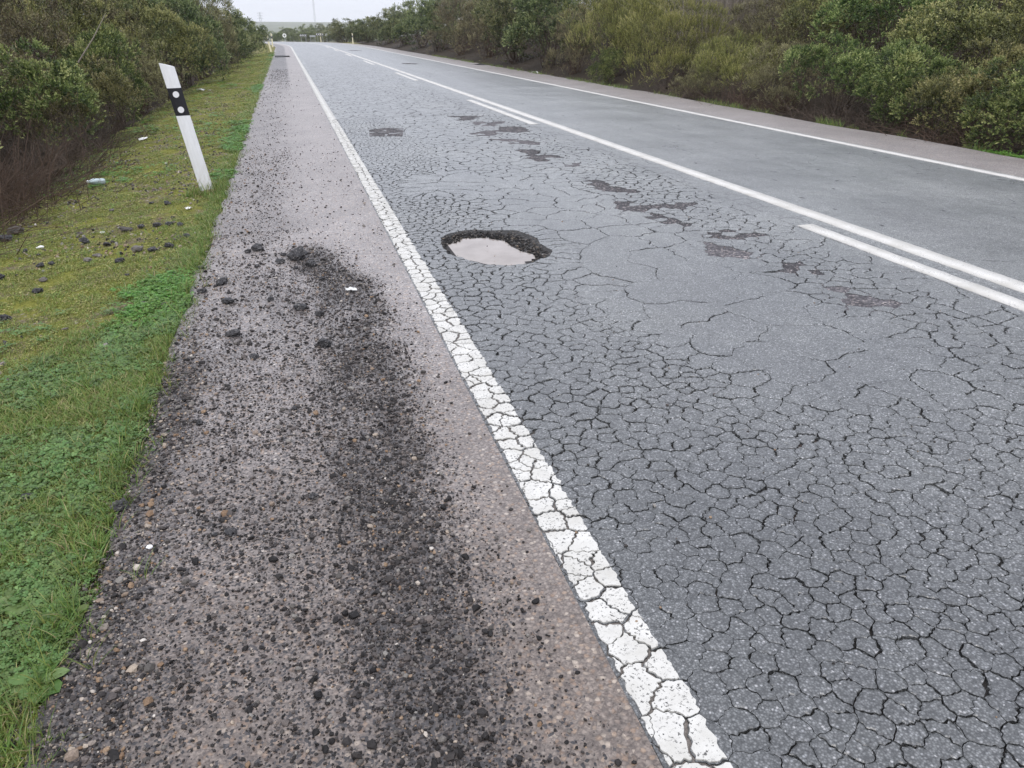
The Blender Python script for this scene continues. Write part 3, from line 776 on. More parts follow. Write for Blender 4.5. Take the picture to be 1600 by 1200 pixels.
# dark stains on the far right-hand lane
for k, (x, y, w, l, lb) in enumerate([(5.0, 62, 1.0, 1.6, 'dark oval stain on the right-hand lane far off near the crest'), (5.35, 37, .8, 1.2, 'faint grey patch on the right-hand lane beside the fourth dash')]):
    rr = random.Random(k); pv = []
    for i in range(18):
        a = i * math.tau / 18; r = rr.uniform(.75, 1.1); xx = x + math.cos(a) * w * .5 * r
        pv.append((xx, y + math.sin(a) * l * .5 * r, float(surf(xx)) + .004))
    tag(link('road_patch', mesh('road_patch', pv, [tuple(range(18))]), M['worn']), lb, 'road patch')

# ------------------------------------------------------------------ pothole and its puddle
def resample(poly, n):
    P = np.array(poly + [poly[0]]); d = np.r_[0, np.cumsum(np.linalg.norm(np.diff(P, axis=0), axis=1))]
    t = np.linspace(0, d[-1], n, endpoint=False); return np.stack([np.interp(t, d, P[:, i]) for i in range(2)], -1)
WC = np.mean(np.array(WATER), 0)
n = 96; ho = resample(HOLE, n); k0 = np.argmin(np.linalg.norm(resample(WATER, n) - ho[0], axis=1)); wa = np.roll(resample(WATER, n), -k0, axis=0)
rings = []
rngb = np.random.default_rng(3)
WZ = -.0085
for q, (t, zz) in enumerate([(1.06, -.005), (.97, -.0065), (.75, -.005), (.5, -.006), (.25, -.0075), (0, -.0115)]):
    if t >= .97: p = WC + (ho - WC) * t
    else: p = wa + (ho - wa) * t
    jit = rngb.uniform(-.0035, .0035, n) if 0 < q < 5 else np.zeros(n)
    base = surf(p[:, 0]) * (1 if q < 2 else .3) - (.0035 * (1 - np.clip((p[:, 0] - HC[0]) / .25, 0, 1)) if q in (2, 3, 4) else 0)
    rings.append(np.stack([p[:, 0], p[:, 1], base + zz + jit], -1))
for t, zz in ((.8, -.03), (.5, -.05), (.2, -.06)):
    p = WC + (wa - WC) * t; rings.append(np.stack([p[:, 0], p[:, 1], np.full(n, zz)], -1))
V = np.concatenate(rings + [np.array([[WC[0], WC[1], -.062]])]); nr = len(rings)
F = []
for r in range(nr - 1):
    for i in range(n): F.append((r * n + i, r * n + (i + 1) % n, (r + 1) * n + (i + 1) % n, (r + 1) * n + i))
for i in range(n): F.append(((nr - 1) * n + i, (nr - 1) * n + (i + 1) % n, nr * n))
me = mesh('pothole', V - np.array([HC[0], HC[1], 0]), F); smooth(me)
hole = tag(link('pothole', me, M['bowl'], None, (HC[0], HC[1], 0)), 'broken pothole with black crumbling rim in the left lane', 'pothole')
rngw = np.random.default_rng(9)
wo_ = WC + (wa - WC) * (1.14 + .05 * rngw.uniform(-1, 1, n)[:, None])
wv = [(x, y, WZ) for x, y in wo_]
tag(link('puddle', mesh('puddle', wv, [tuple(range(n))]), M['water']), kind='structure')

# ------------------------------------------------------------------ scattering (only for grit, grass and other countless stuff)
def proto_collection(name, meshes):
    c = bpy.data.collections.new(name)
    for i, m in enumerate(meshes):
        o = bpy.data.objects.new(name + '_%02d' % i, m); c.objects.link(o)
    return c
def scatter(name, coll, P, R, S, idx, parent=None):
    me = bpy.data.meshes.new(name); P = np.asarray(P, np.float32)
    me.vertices.add(len(P)); me.vertices.foreach_set('co', P.ravel())
    for nm, arr in (('rot', R), ('siz', S)):
        a = me.attributes.new(nm, 'FLOAT_VECTOR', 'POINT'); a.data.foreach_set('vector', np.asarray(arr, np.float32).ravel())
    a = me.attributes.new('pick', 'INT', 'POINT'); a.data.foreach_set('value', np.asarray(idx, np.int32))
    o = link(name, me, None, parent)
    g = bpy.data.node_groups.new(name, 'GeometryNodeTree')
    g.interface.new_socket('Geometry', in_out='INPUT', socket_type='NodeSocketGeometry'); g.interface.new_socket('Geometry', in_out='OUTPUT', socket_type='NodeSocketGeometry')
    gi, go = g.nodes.new('NodeGroupInput'), g.nodes.new('NodeGroupOutput')
    ip = g.nodes.new('GeometryNodeInstanceOnPoints'); ci = g.nodes.new('GeometryNodeCollectionInfo')
    ci.inputs['Collection'].default_value = coll; ci.inputs['Separate Children'].default_value = True; ci.inputs['Reset Children'].default_value = True
    def na(nm, t):
        q = g.nodes.new('GeometryNodeInputNamedAttribute'); q.data_type = t; q.inputs[0].default_value = nm; return q.outputs[0]
    L = g.links.new
    L(gi.outputs[0], ip.inputs['Points']); L(ci.outputs[0], ip.inputs['Instance']); ip.inputs['Pick Instance'].default_value = True
    L(na('pick', 'INT'), ip.inputs['Instance Index']); L(na('rot', 'FLOAT_VECTOR'), ip.inputs['Rotation']); L(na('siz', 'FLOAT_VECTOR'), ip.inputs['Scale'])
    L(ip.outputs[0], go.inputs[0])
    m = o.modifiers.new('scatter', 'NODES'); m.node_group = g
    return o

def rock_mesh(name, seed, sub, mat, rough=.25, flat=.7):
    bm = bmesh.new(); bmesh.ops.create_icosphere(bm, subdivisions=sub, radius=1)
    rr = random.Random(seed); ph = [Vector((rr.gauss(0, 1), rr.gauss(0, 1), rr.gauss(0, 1))).normalized() for _ in range(9)]; am = [rr.uniform(.55, .95) for _ in ph]
    for v in bm.verts:
        d = v.co.normalized(); r = 1.
        for p, a in zip(ph, am):
            c = d.dot(p)
            if c > .2: r = min(r, a / c)
        r *= 1 + rough * rr.uniform(-.5, .5)
        v.co = d * r; v.co.z *= flat
    me = bpy.data.meshes.new(name); bm.to_mesh(me); bm.free(); me.materials.append(mat); return me

chips = [rock_mesh('chip', 100 + i, 1, M['chip']) for i in range(6)] + [rock_mesh('pebble', 200 + i, 1, M['pebble'], .12) for i in range(4)] + [rock_mesh('rock', 300 + i, 1, M['rock'], .2) for i in range(4)] + [rock_mesh('rubble', 400 + i, 1, M['rim']) for i in range(3)]
chip_coll = proto_collection('grit_prototypes', chips)

def scatter_grit():
    P, S, idx = [], [], []
    for (y0, y1, per, rmin) in ((.75, 2.2, 26000, 1.), (2.2, 3.6, 19000, 1.1), (3.6, 6.2, 9500, 1.3), (6.2, 11, 2900, 1.5), (11, 34, 420, 1.9)):
        A = (X0 + .1 - XS0) * (y1 - y0); n = int(A * per)
        x = RNG.uniform(XS0 - .08, X0 - .02, n); y = RNG.uniform(y0, y1, n)
        g = grit_density(np.clip(x, XS0 + .01, 9), y)
        k = RNG.random(n) < g * .85 + .012
        x, y = x[k], y[k]; m = len(x)
        r = .0027 * np.exp(RNG.normal(0, .50, m)) * rmin
        bigr = RNG.random(m) < .012; r[bigr] *= RNG.uniform(1.7, 3.0, bigr.sum())
        r = np.minimum(r, .014)
        P.append(np.stack([x, y, np.where(x < XS0, ground_z(x, y), surf(x)) + r * .32], -1)); S.append(np.stack([r * RNG.uniform(.8, 1.35, m), r * RNG.uniform(.8, 1.35, m), r], -1))
        t = RNG.random(m); edge = x < -.45
        pk = np.where(t < np.where(edge, .62, .86), RNG.integers(0, 6, m), np.where(t < np.where(edge, .80, .94), RNG.integers(10, 14, m), RNG.integers(6, 10, m)))
        idx.append(pk)
    # crumbs in the pothole rim and on the lane round it
    m = 3600; a = RNG.uniform(0, math.tau, m); q = RNG.integers(0, n_rim, m)
    tt = RNG.random(m) ** .8
    p = wa[q] + (ho[q] - wa[q]) * tt[:, None] * 1.03 + RNG.normal(0, .008, (m, 2))
    up = (p[:, 1] > WC[1] - .02) | (p[:, 0] > WC[0] + .2)
    p = p[up]; m = len(p); r = np.minimum(.0050 * np.exp(RNG.normal(0, .55, m)), .0135)
    P.append(np.stack([p[:, 0], p[:, 1], surf(p[:, 0]) * .5 - .012 + r * .35], -1)); S.append(np.stack([r, r, r], -1)); idx.append(np.where(RNG.random(m) < .96, RNG.integers(14, 17, m), RNG.integers(10, 14, m)))
    m = 420; x = RNG.uniform(X0, 3.4, m); y = RNG.uniform(.9, 9, m); r = .0035 * np.exp(RNG.normal(0, .4, m))
    P.append(np.stack([x, y, surf(x) + r * .3], -1)); S.append(np.stack([r, r, r], -1)); idx.append(np.where(RNG.random(m) < .6, RNG.integers(0, 6, m), RNG.integers(6, 14, m)))
    P = np.concatenate(P); S = np.concatenate(S); idx = np.concatenate(idx)
    R = np.stack([RNG.normal(0, .35, len(P)), RNG.normal(0, .35, len(P)), RNG.uniform(0, math.tau, len(P))], -1)
    tag(scatter('loose_grit', chip_coll, P, R, S, idx), kind='stuff')
n_rim = n
scatter_grit()

# pebbles and crumbs lying in the dry part of the verge
def verge_dryness(x, y):
    # 1 where the moss is dry and yellow, 0 where grass and clover stand thick
    n = fbm(np.asarray(x) * 3.1, np.asarray(y) * 2.2, 91, 3) - .5
    bx_ = -1.407 + (np.asarray(y) - 3.618) * .285       # boundary runs up to the shoulder
    d = sstep(-.16, .16, (bx_ - np.asarray(x)) + n * .35) * (np.asarray(y) > 3.0)
    strip = .8 * sstep(-.98, -.80, np.asarray(x) + n * .25)
    return np.clip(d * (1 - strip * .85) , 0, 1)
m = 15000; y = RNG.uniform(3.4, 22, m) ; x = RNG.uniform(-2.6, -.75, m)
k = RNG.random(m) < verge_dryness(x, y) * sstep(.38, .62, fbm(x * 2.2, y * 1.6, 77, 3)) * .8 * (1 - .6 * sstep(9, 16, y)); x, y = x[k], y[k]; m = len(x)
r = np.minimum(.007 * np.exp(RNG.normal(0, .5, m)) * (1 + .04 * y), .018)
P = np.stack([x, y, ground_z(x, y) + r * .35], -1)
tag(scatter('verge_pebbles', chip_coll, P, RNG.uniform(-.5, 6, (m, 3)), np.stack([r, r * 1.2, r], -1), np.where(RNG.random(m) < .3, RNG.integers(0, 6, m), RNG.integers(6, 14, m))), kind='stuff')

# ------------------------------------------------------------------ grass
def blades_mesh(name, n, h, w, spread, lean, seed, mat, segs=3):
    rr = np.random.default_rng(seed); V, F, T = [], [], []
    for i in range(n):
        a = rr.uniform(0, math.tau); r = spread * math.sqrt(rr.random()); bx, by = r * math.cos(a), r * math.sin(a)
        hh = h * rr.uniform(.5, 1.15); ln = lean * rr.uniform(.2, 1.3) * hh; da = rr.uniform(0, math.tau); fa = da + math.pi / 2 + rr.normal(0, .5)
        ww = w * rr.uniform(.7, 1.2); t = rr.random(); o = len(V)
        for s in range(segs):
            q = s / segs; x = bx + math.cos(da) * ln * q * q; y_ = by + math.sin(da) * ln * q * q; z = hh * (q - .18 * lean * q * q); ws = ww * (1 - q * .6)
            V += [(x - math.cos(fa) * ws, y_ - math.sin(fa) * ws, z), (x + math.cos(fa) * ws, y_ + math.sin(fa) * ws, z)]; T += [t, t]
        V.append((bx + math.cos(da) * ln, by + math.sin(da) * ln, hh * (1 - .18 * lean))); T.append(t)
        for s in range(segs - 1): F.append((o + 2 * s, o + 2 * s + 1, o + 2 * s + 3, o + 2 * s + 2))
        F.append((o + 2 * segs - 2, o + 2 * segs - 1, o + 2 * segs))
    me = mesh(name, V, F); attr(me, 'tint', T); me.materials.append(mat); return me
def clover_mesh(name, n, h, size, spread, seed, mat):
    rr = np.random.default_rng(seed); V, F, T = [], [], []
    for i in range(n):
        a = rr.uniform(0, math.tau); r = spread * math.sqrt(rr.random()); cx, cy = r * math.cos(a), r * math.sin(a); z = h * rr.uniform(.45, 1.1)
        tilt = rr.normal(0, .28, 2); t = rr.random(); s = size * rr.uniform(.6, 1.2); a0 = rr.uniform(0, math.tau)
        for k in range(3):
            b = a0 + k * math.tau / 3; o = len(V)
            for (u, v) in ((0, 0), (.55, -.45), (1.0, -.30), (1.0, .30), (.55, .45)):
                x = (u * math.cos(b) - v * math.sin(b)) * s; y_ = (u * math.sin(b) + v * math.cos(b)) * s
                V.append((cx + x, cy + y_, z + x * tilt[0] + y_ * tilt[1] + .18 * s * u)); T.append(np.clip(t + rr.normal(0, .1), 0, 1))
            F.append((o, o + 1, o + 2, o + 3, o + 4))
    me = mesh(name, V, F); attr(me, 'tint', T); me.materials.append(mat); return me
veg = [blades_mesh('grass_tuft', 20, .030, .0017, .028, .9, 1, M['grass']), blades_mesh('grass_tuft', 16, .040, .0017, .03, 1.1, 2, M['grass']), blades_mesh('long_grass', 9, .085, .0016, .025, .9, 3, M['grass'], 4),
       clover_mesh('clover', 14, .026, .0080, .034, 4, M['clover']), clover_mesh('clover', 16, .021, .0066, .034, 5, M['clover']),
       clover_mesh('bright_clover', 16, .030, .0085, .036, 6, M['bright']),
       blades_mesh('moss_tuft', 26, .014, .0013, .034, 1.0, 7, M['moss'], 2), blades_mesh('moss_tuft', 20, .020, .0012, .034, 1.4, 8, M['moss'], 2), clover_mesh('moss_leaf', 12, .010, .0045, .034, 9, M['moss'])]
veg_coll = proto_collection('sward_prototypes', veg)
P, S, idx = [], [], []
for (y0, y1, per, sc) in ((.9, 2.6, 2700, 1.), (2.6, 4.6, 2200, 1.08), (4.6, 8, 1250, 1.35), (8, 14, 620, 1.75), (14, 30, 210, 2.6), (30, 62, 60, 4.)):
    xl = -3.1; A = (XS0 + .06 - xl) * (y1 - y0); n_ = int(A * per)
    x = RNG.uniform(xl, XS0 + .06, n_); y = RNG.uniform(y0, y1, n_)
    edge = XS0 + (fbm(np.zeros(n_), y * 3.1, 41, 3) - .5) * .11
    k = x < edge + .012 + .04 * (fbm(x * 9, y * 9, 55) - .5); x, y, edge = x[k], y[k], edge[k]
    d = verge_dryness(x, y); m = len(x); u = RNG.random(m); bl = fbm(x * 4.2, y * 3.4, 101, 3)
    bright = (np.exp(-((x + .93) / .25) ** 2 - ((y - 4.75) / .55) ** 2) > .25 + .6 * RNG.random(m)) | ((np.exp(-((x + .78) / .12) ** 2 - ((y - 9.0) / .35) ** 2)) > .4) | ((y > 9) & (fbm(x * 1.3, y * .5, 111, 2) > .63))
    clov = (bl + .22 * (RNG.random(m) - .5) > .50) & (y < 4.8)
    pk = np.where(u < d * .92, np.where(RNG.random(m) < .42, 6, np.where(RNG.random(m) < .6, 7, 8)),
         np.where(bright & (RNG.random(m) < .85), 5, np.where(clov & (RNG.random(m) < .8), RNG.integers(3, 5, m), np.where(RNG.random(m) < .05, 2, RNG.integers(0, 2, m)))))
    bare = (d > .4) & (fbm(x * 3.0, y * 2.4, 131, 3) > .52) & (RNG.random(m) < .75)
    s = sc * RNG.uniform(.75, 1.3, m) * (1 - .35 * sstep(-.05, .0, x - edge))
    hs = np.minimum(s, 1.0 + .25 * (s - 1)) * np.where((y > 4.6) & (pk < 3), .75, 1)
    k = ~bare; P.append(np.stack([x, y, ground_z(x, y) - .002], -1)[k]); S.append(np.stack([s, s, hs], -1)[k]); idx.append(pk[k])
m = 70; a = RNG.uniform(0, math.tau, m); q = RNG.uniform(.06, .2, m); x = -.867 + np.cos(a) * q; y = 8.09 + np.sin(a) * q; s = RNG.uniform(1.2, 2.2, m)
P.append(np.stack([x, y, ground_z(x, y)], -1)); S.append(np.stack([s, s, s], -1)); idx.append(RNG.choice([0, 1, 2, 7], m))
m = 420; y = .9 + 12 * RNG.random(m) ** 1.5; x = XS0 + RNG.normal(-.03, .05, m); s = RNG.uniform(.8, 1.3, m)        # longer blades along the edge of the gravel
P.append(np.stack([x, y, ground_z(x, y)], -1)); S.append(np.stack([s, s, s], -1)); idx.append(RNG.choice([2, 2, 1], m))
# a thin ragged fringe at the foot of the right-hand scrub
m = 5200; y = 6.5 + 44 * RNG.random(m) ** 1.6; x = XS1 + .02 + RNG.exponential(.10, m)
gz = ground_z(x, y); s = RNG.uniform(1., 2.2, m); clump = fbm(x * .2, y * .9, 141, 2) > .46; k = clump | (y < 8.6); 
P.append(np.stack([x, y, np.maximum(gz, -.11)], -1)[k]); S.append(np.stack([s, s, s * 1.3], -1)[k]); idx.append(np.where(y < 8.4, 5, RNG.choice([0, 1, 2, 7, 7], m))[k])
P = np.concatenate(P); S = np.concatenate(S); idx = np.concatenate(idx)
R = np.stack([RNG.normal(0, .08, len(P)), RNG.normal(0, .08, len(P)), RNG.uniform(0, math.tau, len(P))], -1)
tag(scatter('grass', veg_coll, P, R, S, idx), kind='stuff')

# ------------------------------------------------------------------ broad-leaved weeds at the edge
def weed_mesh(seed, n, L):
    rr = np.random.default_rng(seed); V, F, T = [], [], []
    for i in range(n):
        a = i * 2.4 + rr.uniform(-.3, .3); l = L * rr.uniform(.6, 1.1); w = l * rr.uniform(.26, .38); up = rr.uniform(.15, .6); o = len(V); t = rr.random()
        d = np.array([math.cos(a), math.sin(a), 0]); sd = np.array([-math.sin(a), math.cos(a), 0])
        for u, hw in ((0, .08), (.3, .3), (.55, .5), (.8, .42), (1, .05)):
            z = up * l * (u - .75 * u * u) + .004
            for sg in (-1, 0, 1): V.append(d * u * l + sd * hw * w * sg * 2 + np.array([0, 0, z - (.0 if sg else .004)])); T.append(t)
        for s in range(4):
            for q in range(2): F.append((o + s * 3 + q, o + s * 3 + q + 1, o + s * 3 + q + 4, o + s * 3 + q + 3))
    me = mesh('rosette', V, F); attr(me, 'tint', T); smooth(me); return me
weeds = [(-.700, 2.17, .075, 'broad-leaved weed rosette on the grass edge beside the white pebble'), (-.735, 1.62, .07, 'low leafy weed on the grass edge, nearest the bottom left corner'),
         (-.865, 1.99, .085, 'pale flat dock leaf rosette lying in the grass near the lower left'), (-.705, 1.86, .05, 'tiny weed seedling between grass and gravel, below the rosette')]
for i, (x, y, L, lb) in enumerate(weeds):
    w = link('weed', weed_mesh(40 + i, 11 if i != 2 else 5, L), M['weed'], None, (x, y, float(ground_z(x, y)) + .006)); tag(w, lb, 'weed', 'weeds along the grass edge')

# ------------------------------------------------------------------ clods of asphalt on the shoulder and the verge
def clod_mesh(seed, mat):
    me = rock_mesh('clod', seed, 3, mat, .16, .72)
    rr = random.Random(seed + 1); ph = [(Vector((rr.gauss(0, 1), rr.gauss(0, 1), rr.gauss(0, 1))), rr.uniform(0, 6)) for _ in range(12)]
    for v in me.vertices:
        d = v.co.normalized(); k = sum(math.sin(p.dot(d) * 5 + q) for p, q in ph) / 12
        v.co *= 1 + .38 * k
    me.update(); return me
clods = [clod_mesh(500 + i, M['clod']) for i in range(6)]; stones = [clod_mesh(600 + i, M['rock']) for i in range(3)]
CL_SH = {0: 'black asphalt clod, right one of the pair at the far end of the shoulder rubble', 1: 'black asphalt clod, left one of the pair at the far end of the shoulder rubble',
    2: 'largest black asphalt clod, flat, at the top of the rubble heap on the shoulder', 3: 'grey-topped asphalt clod just below the largest one on the rubble heap', 4: 'rough asphalt clod left of the rubble heap on the shoulder',
    5: 'black clod near the grass edge, level with the top of the pothole', 6: 'black clod on bare shoulder between the grass and the rubble heap', 9: 'pale-topped asphalt clod lying alone lower down the rubble band, beside the white line side',
    10: 'cube-like black asphalt clod in mid shoulder, below the heap', 11: 'broad crumbling clod of dark asphalt left of mid shoulder', 15: 'double clod of black asphalt half in the grass at its edge', 16: 'flat dark clod in the shoulder gravel near the bottom of the picture'}
used = 0
rr = random.Random(17)
for i, (x, y, w) in enumerate(LUMP_SHOULDER):
    o = bpy.data.objects.new('asphalt_clod', clods[i % 6]); COL.objects.link(o)
    r = w * .56; o.scale = (r * rr.uniform(.95, 1.1), r * rr.uniform(.75, 1.1), r * rr.uniform(.7, .95)); o.rotation_euler = (rr.uniform(-.2, .2), rr.uniform(-.2, .2), rr.uniform(0, 6.3))
    o.location = (x, y, float(surf(x)) + r * .38)
    tag(o, CL_SH.get(i, 'small black asphalt crumb lying loose among the gravel of the left shoulder'), 'asphalt clod', 'asphalt clods on the shoulder')
CL_VG = {0: 'black clod lying alone in the thick green grass at the lower left', 1: 'shiny black clod, left of the dark round one, on the dry verge', 2: 'round dark clod on the dry verge, right of the shiny one', 3: 'flat grey slab of asphalt on the verge below the marker post',
    8: 'dark clod on the verge closest to the shoulder edge', 24: 'brownish clod on the bright green clover, left of the grey flat one', 25: 'flat pale grey stone on the bright green clover by the shoulder', 34: 'pale grey stone at the foot of the dry brambles, at the left edge', 35: 'dark stone beside the pale one at the foot of the brambles', 22: 'dark clod cut off by the left edge of the picture, upper one', 23: 'dark clod cut off by the left edge of the picture, lower one', 14: 'flat grey stone touching a dark clod in the middle of the dry verge'}
for i, (x, y, w) in enumerate(LUMP_VERGE):
    stone = i in (3, 14, 24, 25, 28, 34) or (i > 8 and i % 4 == 1)
    o = bpy.data.objects.new('stone' if stone else 'asphalt_clod', stones[i % 3] if stone else clods[(i * 5) % 6]); COL.objects.link(o)
    r = w * .47; fl = .45 if i in (3, 14, 25, 28) else .8
    o.scale = (r * 1.05, r * rr.uniform(.7, 1.), r * fl); o.rotation_euler = (rr.uniform(-.25, .25), rr.uniform(-.25, .25), rr.uniform(-.6, .6))
    o.location = (x, y, float(ground_z(x, y)) + r * fl * .5 + .008)
    tag(o, CL_VG.get(i, 'fist-sized grey stone lying on the dry yellowish verge' if stone else 'dark asphalt clod strewn on the dry yellowish verge'), 'stone' if stone else 'asphalt clod', 'stones on the verge' if stone else 'asphalt clods on the verge')
# light-coloured single stones
for x, y, r, lb in ((-.558, 2.119, .010, 'white pebble in the shoulder gravel beside the grass edge'), (-1.615, 6.96, .020, 'cream-coloured stone on the dry verge above the black clods'), (-2.03, 6.73, .028, 'tan stone on the verge near the left edge of the picture')):
    o = bpy.data.objects.new('pebble', rock_mesh('pebble', int(r * 9000), 2, M['signwhite'] if r < .015 else M['litter'], .05)); COL.objects.link(o); o.scale = (r * 1.2, r, r * .8)
    o.location = (x, y, (float(surf(x)) if x > XS0 else float(ground_z(x, y))) + r * .5); tag(o, lb, 'pebble')

# ------------------------------------------------------------------ litter
def crumple(name, seed, mat, sx, sy, sz):
    rr = random.Random(seed); bm = bmesh.new(); bmesh.ops.create_grid(bm, x_segments=5, y_segments=4, size=1)
    for v in bm.verts: v.co = Vector((v.co.x * sx + rr.uniform(-.2, .2) * sx, v.co.y * sy + rr.uniform(-.25, .25) * sy, sz * (1 + rr.uniform(-.9, .9))))
    bmesh.ops.solidify(bm, geom=bm.faces[:], thickness=.002)
    me = bpy.data.meshes.new(name); bm.to_mesh(me); bm.free(); me.materials.append(mat); return me
for i, (nm, x, y, s, lb) in enumerate([('paper_scrap', .229, 4.468, (.030, .022, .006), 'small white paper scrap on the dark gravel right of the clods'), ('paper_scrap', -.976, 7.404, (.04, .03, .015), 'white paper scrap in the grass left of the foot of the post'),
        ('plastic_bag', -2.307, 13.8, (.16, .07, .03), 'white plastic film lying along the edge of the scrub left of the post'), ('plastic_bag', -2.45, 25.5, (.22, .12, .05), 'white plastic litter at the scrub edge far along the verge, right of the post'),
        ('plastic_bag', 8.95, 29.6, (.13, .09, .06), 'pale litter bag at the foot of the scrub beyond the right shoulder'), ('plastic_bag', 8.75, 21.6, (.10, .08, .04), 'small white scrap at the edge of the right shoulder under the dark bush'),
        ('paper_scrap', -2.2, 25.2, (.10, .06, .02), 'orange-white scrap of litter on the verge beside the far plastic'), ('cardboard', 8.45, 36.5, (.35, .22, .015), 'dark flat scrap lying on the far right shoulder')]):
    z = float(surf(x)) if XS0 < x < XS1 else float(ground_z(x, y))
    o = link(nm, crumple(nm, 70 + i, M['rubber'] if nm == 'cardboard' else M['litter'], *[q * (.62 if x < 0 and y > 5 else 1) for q in s]), None, None, (x, y, z + .01)); o.rotation_euler.z = i * .7
    tag(o, lb, 'litter', 'scraps of litter')
def lathe(profile, n=16):
    V = [(r * math.cos(k * math.tau / n), r * math.sin(k * math.tau / n), z) for r, z in profile for k in range(n)]
    F = [(i * n + k, i * n + (k + 1) % n, (i + 1) * n + (k + 1) % n, (i + 1) * n + k) for i in range(len(profile) - 1) for k in range(n)]
    F.append(tuple(range(n))[::-1]); F.append(tuple(range((len(profile) - 1) * n, len(profile) * n))); return V, F
b = empty('plastic_bottle', (-2.10, 9.62, float(ground_z(-2.1, 9.62)) + .045), (math.radians(82), 0, math.radians(-38)))
tag(b, 'pale blue-green plastic bottle lying in the grass at the edge of the dry brambles', 'bottle')
V, F = lathe([(.028, 0), (.034, .006), (.034, .05), (.031, .06), (.034, .07), (.034, .13), (.026, .165), (.013, .185), (.013, .20)]); bm_ = mesh('body', V, F); smooth(bm_); link('body', bm_, M['bottle'], b)
V, F = lathe([(.0155, .198), (.0155, .216), (.014, .218)]); link('cap', mesh('cap', V, F), M['signwhite'], b)
# strip of black rubber on the shoulder far off
rv = []
sec = [(-.42, 0), (-.38, .035), (0, .05), (.38, .035), (.42, 0)]
for yy in (-.7, -.2, .3, .75):
    for q, (sx, sz) in enumerate(sec): rv.append((sx * (1 + .1 * math.sin(yy * 9 + q)), yy, sz + .015 * math.sin(yy * 7 + q * 2)))
rf = [(r * 5 + k, r * 5 + k + 1, (r + 1) * 5 + k + 1, (r + 1) * 5 + k) for r in range(3) for k in range(4)]
tag(link('rubber_strip', mesh('rubber_strip', rv, rf), M['rubber'], None, (-.12, 50.5, float(surf(-.12)) + .004)), 'black strip of torn rubber lying across the shoulder far up the road', 'debris')

# ------------------------------------------------------------------ marker posts
def section(w, d, grow=0.):
    pts = [(-w, 0), (-w * .98, -.004), (-w * .5, -.011), (0, -.013), (w * .5, -.011), (w * .98, -.004), (w, 0), (w * .9, d * .45), (w * .45, d * .9), (0, d), (-w * .45, d * .9), (-w * .9, d * .45)]
    c = (0, d * .3)
    return [(x * (1 + grow / w), c[1] + (y - c[1]) * (1 + grow / (d * .6))) for x, y in pts]
def prism(sec, zb, zt):
    n = len(sec); V = [(x, y, zb(x)) for x, y in sec] + [(x, y, zt(x)) for x, y in sec]
    F = [(i, (i + 1) % n, n + (i + 1) % n, n + i) for i in range(n)] + [tuple(range(n))[::-1], tuple(range(n, 2 * n))]
    return V, F
def marker_post(loc, rot, body_mat):
    t = empty('marker_post', loc, rot); W, D = .061, .05
    V, F = prism(section(W, D), lambda x: -.10, lambda x: 1.195 - .42 * (x + W)); link('body', mesh('body', V, F), body_mat, t)
    V, F = prism(section(W, D, .0012), lambda x: .735 - .12 * (x + W), lambda x: .978 - .12 * (x + W)); link('black_band', mesh('black_band', V, F), M['black'], t)
    for k, z in enumerate((.915, .780)):
        n = 24; V = [(.0 + .027 * math.cos(i * math.tau / n), -.0205, z + .027 * math.sin(i * math.tau / n)) for i in range(n)] + [(.0 + .0285 * math.cos(i * math.tau / n), -.010, z + .0285 * math.sin(i * math.tau / n)) for i in range(n)]
        F = [(i, (i + 1) % n, n + (i + 1) % n, n + i) for i in range(n)] + [tuple(range(n))[::-1]]
        link('reflector', mesh('reflector', V, F), M['reflector'], t)
    # collar of thrown-up earth
    rr = random.Random(4); V = []
    for r_, z_ in ((.075, .03), (.105, .022), (.14, -.02)):
        for i in range(14):
            a = i * math.tau / 14; V.append((math.cos(a) * r_ * rr.uniform(.85, 1.15), .015 + math.sin(a) * r_ * .75 * rr.uniform(.85, 1.15), z_ + rr.uniform(-.008, .008)))
    F = [(k * 14 + i, k * 14 + (i + 1) % 14, (k + 1) * 14 + (i + 1) % 14, (k + 1) * 14 + i) for k in range(2) for i in range(14)] + [tuple(range(14))]
    link('earth_collar', mesh('earth_collar', V, F), M['concrete'], t)
    return t
lx = math.radians(-8.5)
post = marker_post((-.867, 8.09, float(ground_z(-.867, 8.09)) + .005), (0, lx, math.radians(2)), M['white'])
tag(post, 'large leaning white marker post with black band and two round reflectors', 'marker post', 'roadside marker posts')
far_post = marker_post((-.876, 61.7, float(ground_z(-.876, 61.7))), (0, math.radians(-9), 0), M['cream'])
tag(far_post, 'yellowed marker post leaning at the far end of the left verge', 'marker post', 'roadside marker posts')
for x, y, rot, lb in ((-.95, 80, 0, 'small marker post just behind the yellowed one at the left verge'), (7.75, 98, 0, 'upright marker post at the far edge of the right shoulder near the crest'), (5.55, 130, 0, 'marker post standing between the chevron boards'), (0.0, 232, .0, 'low white marker post beside the round sign')):
    c = copy_tree(far_post); c.location = (x, y, float(ground_z(x, y)) if y < 120 else float(prof(y)) - .02); c.rotation_euler = (0, rot, 0); tag(c, lb)

